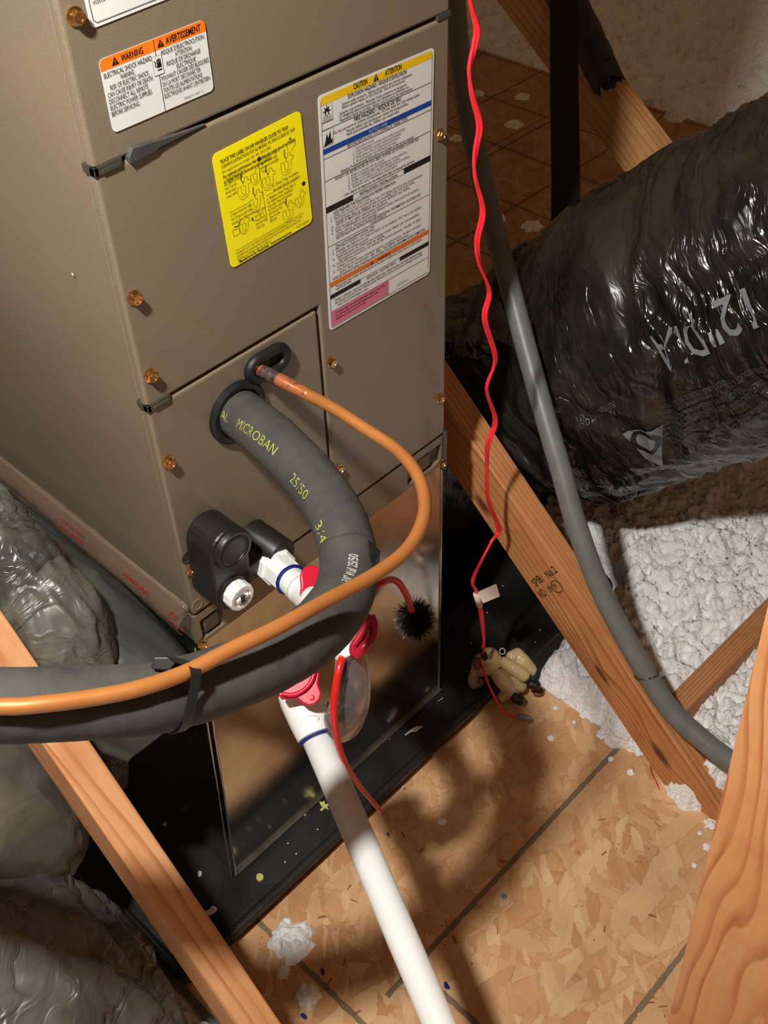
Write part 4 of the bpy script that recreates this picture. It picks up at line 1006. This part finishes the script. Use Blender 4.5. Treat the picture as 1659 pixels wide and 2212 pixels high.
# outlet tee and pipe
t0 = at(650, 1510, 1.265); t1 = at(683, 1592, 1.247); td = (t1-t0).normalized(); tl = (t1-t0).length
lathe('outlet_tee', [(.0235, -.010), (.0242, .002), (.0232, tl*.5), (.0212, tl-.003), (.0205, tl)], t0, td, M_pvc, dr, 32)
lathe('primer_ring', [(.0208, tl-.001), (.0200, tl+.0015), (.0172, tl+.0030), (.0168, tl+.0032)], t0, td, M_blue, dr, 32)['label'] = 'blue primer ring'
pe2 = at(935, 2180, 1.14)+(at(935, 2180, 1.14)-t1).normalized()*.75
s = Sweep([t1, pe2], .0167, 1, 32, straight=True); s.build('drain_pipe', M_pvc, dr)
# embossed oval
ov = [at(668+19*math.cos(a)-6*math.sin(a), 1557-9*math.cos(a)+-8*math.sin(a), 1.2335) for a in [2*math.pi*k/20 for k in range(20)]]
s = Sweep(ov+[ov[0]], .0005, 1, 6, straight=True); s.build('embossed_mark', M_pvc, dr, caps=False)
smk = [at(697, 1632, 1.22), at(699, 1641, 1.219), at(698, 1650, 1.218)]
def lobed(n=48, r=.026, lobes=4, amp=.16):
    return [(r*(1+amp*math.cos(lobes*a))*math.cos(a), r*(1+amp*math.cos(lobes*a))*math.sin(a)) for a in [2*math.pi*k/n for k in range(n)]]
# cap over the inlet (behind the insulated line)
up_ = V((.0, -.45, .9)).normalized()
Mc = Matrix.Translation(at(684, 1272, 1.235)) @ frame_from((-CZ*.75+V((.25, -.1, .3))).normalized(), CX)
c1_ = prism('inlet_cap', lobed(48, .0225, 3, .18), .008, Mc, M_red, dr, .002); c1_['label'] = 'bright red lobed cap'
# cap on the outlet tee: a lobed plate with a raised crescent handle
Mc = Matrix.Translation(at(655, 1487, 1.222)) @ frame_from((-CZ*.9+V((.05, -.05, .5))).normalized(), (CX-CY*.42).normalized())
plate = [(-.028, .006), (-.020, .012), (.012, .012), (.020, .014), (.0225, .008), (.0165, -.002), (.0165, -.012), (.0125, -.0185), (.006, -.0215), (-.001, -.0205), (-.0065, -.0155), (-.010, -.0085), (-.018, -.006), (-.026, -.003)]
o2 = prism('outlet_cap', plate, .006, Mc, M_red, dr, .0018); o2['label'] = 'bright red cap with crescent grip'
cres = [Mc @ V((x, y, .009)) for x, y in ((-.024, .002), (-.013, -.0035), (.000, -.0030), (.011, .003), (.018, .012))]
Sweep(cres, .0026, 8, 10).build('crescent_grip', M_red, o2)
lathe('cap_screw', [(.0032, 0), (.0030, .0012), (.0016, .0016)], Mc @ V((.005, -.0135, .0058)), Mc.to_3x3() @ V((0, 0, 1)), M_red, o2, 16)
# red pull ring behind the insulated line
rg = [(802, 1330), (809, 1352), (806, 1376), (792, 1398), (776, 1412), (764, 1410), (764, 1394), (776, 1376), (790, 1352)]
rp = [at(x, y, 1.165) for x, y in rg]; s = Sweep(rp+[rp[0]], .0042, 5, 10); ro = s.build('pull_ring', M_redcl, dr, caps=False); ro['label'] = 'dark red pull ring'
mp = [at(x, y, 1.168) for x, y in rg]; obj('ring_web', mp+[p+CZ*.003 for p in mp], [list(range(9)), list(range(9, 18))[::-1]]+[[i, i+9, (i+1) % 9+9, (i+1) % 9] for i in range(9)], M_redcl, dr)
Sweep([at(797, 1385, 1.165), at(786, 1398, 1.162), at(768, 1418, 1.165)], .0052, 5, 10).build('ring_latch', M_redcl, dr)

# ------------------------------------------------------------------ cleaning brush
bc_ = ony(897, 1338, -.050)
br = thing('cleaning_brush', bc_, 'round black bristle brush on a bent red wire handle, leaning by the plenum', 'brush')
hp_ = [ony(889, 1318, -.058), ony(879, 1288, -.066), ony(862, 1260, -.075), ony(845, 1252, -.085), ony(828, 1258, -.10), at(808, 1275, 1.38), at(780, 1330, 1.30), at(752, 1390, 1.215), at(738, 1425, 1.175), at(726, 1480, 1.170), at(721, 1540, 1.180), at(727, 1590, 1.200), at(742, 1640, 1.23), at(775, 1695, 1.30), at(823, 1752, 1.42)]
Sweep(hp_, [.0046, .0046, .0044, .0040, .0042, .0042, .0036, .0030], 10, 12).build('handle', M_redrod, br)
rb = random.Random(4); vs = []; fs = []
axis = V((.25, -.35, -.9)).normalized(); MA = frame_from(axis)
for k in range(1700):
    h = (k/1700-.5)*.040; a = k*2.39996; tilt = rb.uniform(-.3, .3)
    L_ = (.030+rb.uniform(-.009, .003))*math.sqrt(max(.2, 1-(h/.034)**2))
    d = MA @ V((math.cos(a), math.sin(a), tilt)); base = bc_+axis*h
    if (base+d*L_).y > -.002: L_ *= max(.2, (-.002-base.y)/(d.y*L_)) if d.y > 0 else 1
    side = d.cross(axis).normalized()*.0004; e2 = axis*.0004; b_ = len(vs); tip = base+d*L_
    vs += [base+side, base-side*.5+e2, base-side*.5-e2, tip+side*.6, tip-side*.3+e2*.6, tip-side*.3-e2*.6]
    fs += [[b_, b_+1, b_+4, b_+3], [b_+1, b_+2, b_+5, b_+4], [b_+2, b_, b_+3, b_+5], [b_+3, b_+4, b_+5]]
o = obj('bristles', vs, fs, M_bristle, br); o['kind'] = 'stuff'
Sweep([bc_-axis*.022, bc_+axis*.022], .006, 1, 10, straight=True).build('core', M_bristle, br)

# ------------------------------------------------------------------ red wire with tag and wire nut
WY = -.055
wp = [(1010, -60), (1016, 5), (1030, 60), (1026, 95), (1014, 150), (1020, 205), (1036, 270), (1027, 330), (1026, 380), (1043, 455), (1031, 520), (1036, 570), (1057, 630), (1047, 690), (1070, 775), (1051, 840), (1070, 908), (1054, 960), (1052, 1010), (1055, 1080), (1078, 1143), (1062, 1170), (1022, 1250), (1030, 1280), (1040, 1330), (1045, 1380), (1043, 1402)]
wr = thing('alarm_wire', ony(1040, 1400, WY), 'bright red twin wire hanging beside the cabinet down to the beige figure', 'wire')
for k, sgn in enumerate((1, -1)):
    pp_ = []
    for i, (px, py) in enumerate(wp):
        P = ony(px, py, WY); P += V((sgn*.0018*math.cos(i*.9), sgn*.0018*math.sin(i*.9), 0)); pp_.append(P)
    if k == 0:
        pp_ += [at(1040, 1415, 1.93), at(1037, 1428, 1.90), at(1045, 1450, 1.88), at(1058, 1485, 1.88), at(1080, 1525, 1.90), at(1100, 1545, 1.90), at(1121, 1549, 1.90)]
    Sweep(pp_, .0021, 6, 8).build('strand', M_wire, wr)
nd = (at(1145, 1551, 1.885)-at(1119, 1548, 1.90)).normalized()
lathe('wire_nut', [(.0046, 0), (.0055, .003), (.0050, .020), (.0035, .024)], at(1119, 1548, 1.90), nd, M_nut, wr, 10, False)['label'] = 'grey tapered wire nut'
tgp = [ony(1031, 1279, WY-.002), ony(1072, 1261, WY-.004), ony(1080, 1288, WY-.024), ony(1044, 1303, WY-.020)]
nn = (tgp[1]-tgp[0]).cross(tgp[3]-tgp[0]).normalized()
if nn.dot(CC-tgp[0]) < 0: nn = -nn
tg_ = obj('paper_tag', tgp+[p-nn*.0004 for p in tgp], [[0, 1, 2, 3], [7, 6, 5, 4]]+[[i, i+4, (i+1) % 4+4, (i+1) % 4] for i in range(4)], M_paper, wr); tg_['label'] = 'cream flag tag with three printed lines'
ex = (tgp[1]-tgp[0]).normalized(); ey = (tgp[0]-tgp[3]).normalized(); mb = MB()
for i, (t, wfit) in enumerate((('Water Sensor', .0195), ('Installation', .0165), ('and test date', .015))):
    v_, f_, w2 = text_geo(t, .0042, 'LEFT', .01); k = wfit/w2
    o0 = tgp[0]+ex*.005-ey*(.0062+i*.0050)+nn*.0003; mb.add([o0+ex*(x*k)+ey*y for x, y in v_], f_)
mb.obj('printing', M_grey, tg_)
Sweep([ony(1029, 1283, WY), ony(1036, 1308, WY)], .0052, 1, 12, straight=True).build('tag_wrap', M_paper, wr)

# ------------------------------------------------------------------ beige figure (leak alarm) on the pan edge
fg_base = onz(1090, 1470, .04)
fg = thing('leak_alarm_figure', (.56, -.075, .0), 'glossy beige dog-shaped leak alarm lying at the pan edge', 'figurine')
def caps(chain, depth):
    return [(at(1*x, y, depth+dd), 1.12*r*depth/FPX) for x, y, r, dd in chain]
def fused(name, chains, vox, mat, parent):
    bm = bmesh.new()
    for ch in chains:
        for i in range(len(ch)-1 if len(ch) > 1 else 1):
            (a, ra) = ch[i]; (b_, rb_) = ch[min(i+1, len(ch)-1)]
            n_ = max(1, int((b_-a).length/(min(ra, rb_)*.35)))
            for k in range(n_+1):
                t = k/n_; c_ = a.lerp(b_, t); r = ra*(1-t)+rb_*t
                g_ = bmesh.ops.create_icosphere(bm, subdivisions=2, radius=r, matrix=Matrix.Translation(c_))
    o = bmobj(name, bm, mat, parent, True)
    md = o.modifiers.new('fuse', 'REMESH'); md.mode = 'VOXEL'; md.voxel_size = vox; md.use_smooth_shade = True
    sm_ = o.modifiers.new('soft', 'SMOOTH'); sm_.factor = .5; sm_.iterations = 2
    return o
FD = 1.93
body = [caps([(1080, 1446, 22, .02), (1100, 1462, 27, .02), (1118, 1470, 22, .02)], FD),
        caps([(1072, 1456, 13, -.005), (1080, 1466, 15, -.01), (1093, 1480, 16, -.01), (1099, 1494, 14, -.005), (1086, 1505, 11, .0)], FD),
        caps([(1090, 1431, 12, -.01), (1108, 1443, 14, -.015), (1130, 1458, 14, -.015)], FD),
        caps([(1106, 1419, 13, .0), (1118, 1412, 12, .005), (1130, 1428, 15, .0), (1143, 1446, 15, .005)], FD),
        caps([(1108, 1472, 16, .0), (1122, 1482, 14, .0)], FD),
        caps([(1104, 1500, 10, .0), (1112, 1507, 10, .0)], FD)]
fused('body', body, .0016, M_tan, fg)
head = [caps([(1058, 1418, 19, .0), (1064, 1428, 20, -.002), (1055, 1440, 19, .0)], FD), caps([(1036, 1425, 13, .0), (1032, 1438, 14, .0), (1040, 1450, 12, .01)], FD)]
fused('head', head, .0016, M_tan, fg)
ear = [caps([(1026, 1446, 9, .01), (1022, 1468, 12, .02), (1026, 1484, 13, .03), (1034, 1476, 12, .03)], FD)]
fused('ear', ear, .0016, M_tan, fg)
fused('inner_ear', [caps([(1028, 1428, 8, -.009), (1031, 1440, 8, -.010)], FD)], .0012, M_ear, fg)
fused('eye', [caps([(1049, 1416, 7.5, -.011), (1052, 1424, 7.5, -.011)], FD)], .0012, M_eye, fg)
fused('pupil', [caps([(1046, 1415, 7, -.013), (1049, 1421, 6.5, -.013)], FD)], .0012, M_blackpl, fg)
for k, (a, b_, r) in enumerate((((1133, 1461), (1140, 1466), 11), ((1148, 1478), (1158, 1480), 10), ((1114, 1508), (1124, 1512), 10.5))):
    fused('paw_pad', [caps([(*a, r, -.012), (*b_, r, -.012)], FD)], .0014, M_blackpl, fg)
for (x, y, r) in ((1164, 1495, 13), (1131, 1526, 12), (1126, 1490, 10)):
    P = at(x, y, FD+.02); M_ = frame_from((-CZ+V((0, 0, .6))).normalized(), CX)
    lathe('foot_disc', [(r*FD/FPX*.8, -.003), (r*FD/FPX, 0), (r*FD/FPX*.8, .004), (.002, .006)], P, (-CZ+V((0, 0, .6))).normalized(), M_tand, fg, 20)
rg_ = [at(1085+6*math.cos(a), 1407+6.5*math.sin(a), FD) for a in [2*math.pi*k/16 for k in range(16)]]
Sweep(rg_+[rg_[0]], .0011, 1, 8, straight=True).build('hanging_loop', M_tan, fg, caps=False)

# ------------------------------------------------------------------ grey conduit
cpx = [(975, -120, 1.72), (983, 0, 1.72), (994, 127, 1.72), (1012, 253, 1.715), (1041, 380, 1.71), (1069, 500, 1.70), (1107, 640, 1.69), (1140, 765, 1.685), (1176, 895, 1.68), (1210, 1010, 1.68), (1247, 1140, 1.685), (1305, 1290, 1.70), (1390, 1445, 1.71), (1450, 1535, 1.71), (1520, 1600, 1.70), (1600, 1660, 1.69), (1760, 1770, 1.66)]
cn = thing('grey_conduit', at(1147, 760, 1.74), 'long grey plastic conduit bending down past the stamped timber', 'conduit')
cs = Sweep([at(*p) for p in cpx], .0162, 10, 28); cs.build('conduit_pipe', M_conduit, cn)
u = cs.u_px(1396, 1458); c, T, N, B, r = cs.frame(u)
rp = [c+(N*math.cos(a)+B*math.sin(a))*.0174+T*(.006*math.cos(a+1)) for a in [2*math.pi*k/24 for k in range(25)]]
Sweep(rp, .0012, 1, 8, straight=True).build('wire_clip', M_dull, cn)['label'] = 'thin wire clip around the conduit'

# ------------------------------------------------------------------ timber stamp
def on_face(px, py):
    P = onx(px, py, .55); return P
S0 = onx(1160, 1268, .55); S1 = onx(1198, 1238, .55)       # left-most letters run up-right
sx_ = (S1-S0).normalized(); sy_ = V((-1, 0, 0)).cross(sx_)
mb = MB(); nrm = V((-1, 0, 0))
def stamp(t, px, py, size, fit):
    v_, f_, w2 = text_geo(t, size, 'LEFT', .012); o0 = onx(px, py, .55)+nrm*.0005
    sy2 = nrm.cross(sx_)*1.0
    mb.add([o0+sx_*(x*fit/w2)+sy2*y for x, y in v_], f_)
stamp('SPIB:', 1158, 1268, .019, .030); stamp('No.2', 1186, 1250, .019, .030)
stamp('KD', 1172, 1292, .019, .017); stamp('19', 1188, 1281, .015, .012); stamp('TP', 1199, 1275, .013, .012)
cst = onx(1203, 1267, .55)+nrm*.0006
mb.obj('grade_stamp', M_stamp, tw)
ov = [cst+sx_*(.0125*math.cos(a))+(nrm.cross(sx_))*(.0105*math.sin(a)) for a in [2*math.pi*k/20 for k in range(20)]]
Sweep(ov+[ov[0]], .0006, 1, 5, straight=True).build('stamp_ring', M_stamp, tw, caps=False)

# ------------------------------------------------------------------ strap and foam sleeve at upper right
ps = thing('duct_strap', at(1220, 480, 1.86), 'wide black webbing strap hanging down to the large black duct', 'strap')
a_, b_ = at(1217, -140, 2.0), at(1222, 505, 1.90)
dv = (b_-a_).normalized(); sd = (CX-dv*CX.dot(dv)).normalized()*.0248; nn = dv.cross(sd).normalized()*.0015
vs = []; fs = []; N = 14
for i in range(N+1):
    P = a_.lerp(b_, i/N); wob = nn*(2.5*math.sin(i*.7))
    for q in (-sd+wob, sd+wob, sd+wob+nn, -sd+wob+nn): vs.append(P+q)
for i in range(N):
    for k in range(4): fs.append([i*4+k, i*4+(k+1) % 4, i*4+4+(k+1) % 4, i*4+4+k])
fs += [[3, 2, 1, 0], [N*4, N*4+1, N*4+2, N*4+3]]
obj('webbing', vs, fs, M_strap, ps)
sp_ = thing('foam_sleeve', at(1310, 190, 2.05), 'torn-off end of a black foam pipe sleeve resting on the upper pale timber', 'pipe sleeve')
def torn(u, a, P): return .0025*noise.noise(P*40)
fs_ = Sweep([at(1150, -160, 2.05), at(1205, -40, 2.05), at(1240, 30, 2.05), at(1272, 95, 2.05), at(1298, 148, 2.05)], [.036, .035, .034, .032, .031], 10, 32, torn)
o = fs_.build('sleeve_tube', M_sleeve, sp_)
c = fs_.c[-1]; T = fs_.T[-1]; N_ = fs_.N[-1]; B_ = T.cross(N_); vs = []; fs = []
for k in range(32):
    a = 2*math.pi*k/32; d = N_*math.cos(a)+B_*math.sin(a); j = .030+.012*noise.noise(V((math.cos(a)*2.3, math.sin(a)*2.3, 1)))+(.007 if k % 3 == 0 else 0)
    vs += [c+d*.031, c+d*.0295+T*j, c+d*.024+T*j*.8, c+d*.024]
for k in range(32):
    j = (k+1) % 32
    for q in range(3): fs.append([k*4+q, j*4+q, j*4+q+1, k*4+q+1])
obj('torn_edge', vs, fs, M_sleeve, sp_)

# ------------------------------------------------------------------ ducts
def crump(seed, amp, ringf=18, ringa=.012):
    def f(u, a, P):
        ca, sa = math.cos(a), math.sin(a)
        q = V((ca*1.3, sa*1.3, u*3+seed))
        w_ = noise.noise(V((u*ringf+1.5*noise.noise(q*2), ca*.9, sa*.9+seed)))
        fold = (1-abs(w_)*2)
        w2 = noise.noise(V((u*ringf*2.3+2.0*noise.noise(q*3), ca*2.2, sa*2.2-seed)))
        return ringa*fold + amp*noise.noise(q*1.6) + amp*.45*(1-2*abs(w2)) + amp*.06*noise.noise(P*34)
    return f
def duct(name, path, r, mat, label, seed, amp=.012, n=22, seg=150, ringf=18, ringa=.012, film='outer_film'):
    t = thing(name, path[len(path)//2], label, 'duct')
    s = Sweep(path, r, n, seg, crump(seed, amp, ringf, ringa)); s.build(film, mat, t); return t, s
d1t, d1s = duct('flexible_duct', [at(2300, 330, 1.42), at(1959, 480, 1.52), at(1659, 612, 1.68), at(1450, 700, 1.81), at(1270, 795, 1.95), at(1205, 850, 2.03)], [.225, .225, .232, .232, .225, .20], M_duct,
               'large black plastic-wrapped duct with 12 inch print, crossing from the right edge', 3, .010, 40, 180, 16, .014)
d2t, d2s = duct('flexible_duct', [V((.46, .33, .25)), V((.60, .345, .26)), at(1010, 900, 2.24), at(1110, 850, 2.36), at(1230, 790, 2.55)], [.17, .19, .215, .22, .20], M_duct2,
               'darker black duct between the cabinet and the larger duct, behind the stamped timber', 9, .010, 26, 130, 18, .013)
# left side ducts
dAt, dAs = duct('flexible_duct', [V((-.078, .012, .455)), V((-.088, .06, .500)), V((-.118, .16, .528)), V((-.14, .30, .535)), V((-.145, .55, .54)), V((-.16, 1.0, .55))], [.070, .086, .110, .126, .126, .126], M_ducts,
               'smooth dark grey duct lying against the left side of the cabinet', 14, .004, 20, 110, 6, .005)
dBt, dBs = duct('flexible_duct', [at(-220, 975, 1.30), at(-60, 1125, 1.28), at(60, 1258, 1.26), at(128, 1350, 1.26), at(190, 1475, 1.32), at(222, 1590, 1.46), at(246, 1690, 1.6)], [.046, .046, .045, .044, .038, .026, .014], M_ductg,
               'crumpled silver grey plastic-wrapped duct between the left timber and the smooth duct', 17, .006, 20, 90, 24, .006)
dCt, dCs = duct('flexible_duct', [at(-420, 1520, 1.38), at(-180, 1640, 1.38), at(-30, 1735, 1.40), at(85, 1850, 1.46)], [.13, .128, .122, .075], M_ductb,
               'dusty grey-brown duct at the left edge, left of the left timber', 21, .005, 26, 110, 8, .006)
dDt, dDs = duct('flexible_duct', [at(-500, 2000, 1.36), at(-220, 2045, 1.36), at(-20, 2115, 1.38), at(120, 2235, 1.42), at(190, 2420, 1.46)], [.16, .155, .145, .14, .13], M_ductg,
               'wrinkled dark grey plastic-wrapped duct in the bottom left corner', 25, .009, 26, 130, 14, .012)

# print on the ducts
def duct_text(sw, s, pxy, size, mat, parent, length=None, weight=0, direction=1, off=.0025, rot=0):
    return txt_px(sw, s, pxy, size, direction, mat, parent, length, off, weight)
duct_text(d1s, '12"', (1648, 655), .072, M_dprint, d1t, .085, .01)
duct_text(d1s, 'DIA', (1518, 728), .072, M_dprint, d1t, .085, .01)
for i in range(5): duct_text(d1s, 'FLEXIBLE AIR DUCT CLASS 1 RATED R-6 INSULATION UL 181 LISTED', (1659, 795+i*24), .013, M_dprint2, d1t, .17, .01)
for i in range(7): duct_text(d1s, 'NFPA 90A 90B FLAME SPREAD 25 SMOKE 50', (1540-i*2, 850+i*14), .010, M_dprint2, d1t, .09, .01)
for i in range(2): duct_text(d1s, 'FLEXIBLE AIR DUCT CLASS 1', (1330, 870+i*18), .012, M_dprint2, d1t, .08, .01)
def ring_on(sw, pxy, r_, w_, mat, parent, flatten=.8, name='printed_ring', lw=None):
    u0, a_ = skin_spot(sw, pxy); best = (0, a_)
    c, T, N, B, r = sw.frame(u0); vs = []; fs = []; n = 36
    for k in range(n):
        t = 2*math.pi*k/n
        for rr_ in (r_, r_-w_): vs.append(sw.point(u0+rr_*math.cos(t), best[1]+rr_*flatten*math.sin(t)/r, .003))
    for k in range(n): a = k*2; b_ = ((k+1) % n)*2; fs.append([a, b_, b_+1, a+1])
    return obj(name, vs, fs, mat, parent)
def patch_on(sw, corners, mat, parent, name, n=8, off=.0022):
    uv = [skin_spot(sw, c) for c in corners]; vs = []; fs = []
    for j in range(n+1):
        for i in range(n+1):
            s_, t_ = i/n, j/n
            u = (uv[0][0]*(1-s_)+uv[1][0]*s_)*(1-t_)+(uv[3][0]*(1-s_)+uv[2][0]*s_)*t_; a = (uv[0][1]*(1-s_)+uv[1][1]*s_)*(1-t_)+(uv[3][1]*(1-s_)+uv[2][1]*s_)*t_
            vs.append(sw.point(u, a, off))
    for j in range(n):
        for i in range(n): a = j*(n+1)+i; fs.append([a, a+1, a+n+2, a+n+1])
    return obj(name, vs, fs, mat, parent)
patch_on(d1s, [(1345, 935), (1432, 915), (1432, 1005), (1392, 985)], M_dprint, d1t, 'printed_logo')
ring_on(d1s, (1395, 952), .026, .009, M_duct2, d1t)
ring_on(d1s, (1290, 1050), .022, .002, M_dprint2, d1t); duct_text(d1s, 'UL', (1300, 1047), .020, M_dprint2, d1t, .022, .01)
duct_text(d2s, 'DIA', (1128, 905), .070, M_dprint, d2t, .09, .01)
for i in range(3): duct_text(d2s, 'AIR DUCT CLASS 1 RATED', (1150, 985+i*20), .012, M_dprint2, d2t, .10, .01)

# clear seam strip of the smooth duct's sleeve, with red print
edge = [(405, 1322), (395, 1300), (300, 1225), (200, 1140), (100, 1060), (0, 985), (-80, 925)]
inner = [(395, 1372), (350, 1335), (270, 1262), (180, 1190), (95, 1112), (0, 1035), (-80, 975)]
A_ = [onx(x, y, -.006) for x, y in edge]; B_l = []
for (x, y) in inner: B_l.append(onx(x, y, -.020)+V((0, 0, .0)))
A2 = catmull(A_, 8); B2 = catmull(B_l, 8); vs = []; fs = []; R_ = 6
for i, (a, b_) in enumerate(zip(A2, B2)):
    for k in range(R_+1):
        t = k/R_; P = a.lerp(b_, t); P += V((-.010*math.sin(t*math.pi)-.002*noise.noise(P*60), 0, .003*noise.noise(P*45))); vs.append(P)
for i in range(len(A2)-1):
    for k in range(R_): a = i*(R_+1)+k; fs.append([a, a+1, a+R_+2, a+R_+1])
seam = obj('sleeve_seam', vs, fs, M_film, dAt, True); seam['label'] = 'clear plastic seam strip with red print'
so = seam.modifiers.new('thick', 'SOLIDIFY'); so.thickness = .0005
mb = MB()
def red_text(t, i0, size, fit, v0):
    P0 = A2[i0].lerp(B2[i0], v0)+V((-.0125, 0, 0)); d = (A2[min(i0+8, len(A2)-1)]-A2[i0]).normalized(); d = -d
    upv = (A2[i0]-B2[i0]).normalized(); v_, f_, w2 = text_geo(t, size, 'LEFT', .01)
    mb.add([P0+d*(x*fit/w2)+upv*y for x, y in v_], f_)
red_text('WARNING', 17, .010, .050, .30); red_text('KEEP BAG AWAY', 28, .007, .05, .25); red_text('FROM CHILDREN', 28, .007, .05, .5); red_text('Hi', 8, .016, .012, .35); red_text('www.duct', 7, .008, .03, .5)
mb.obj('red_print', M_redink, seam)
print('tris', sum(len(o.data.polygons) for o in scene.objects if o.type == 'MESH'))
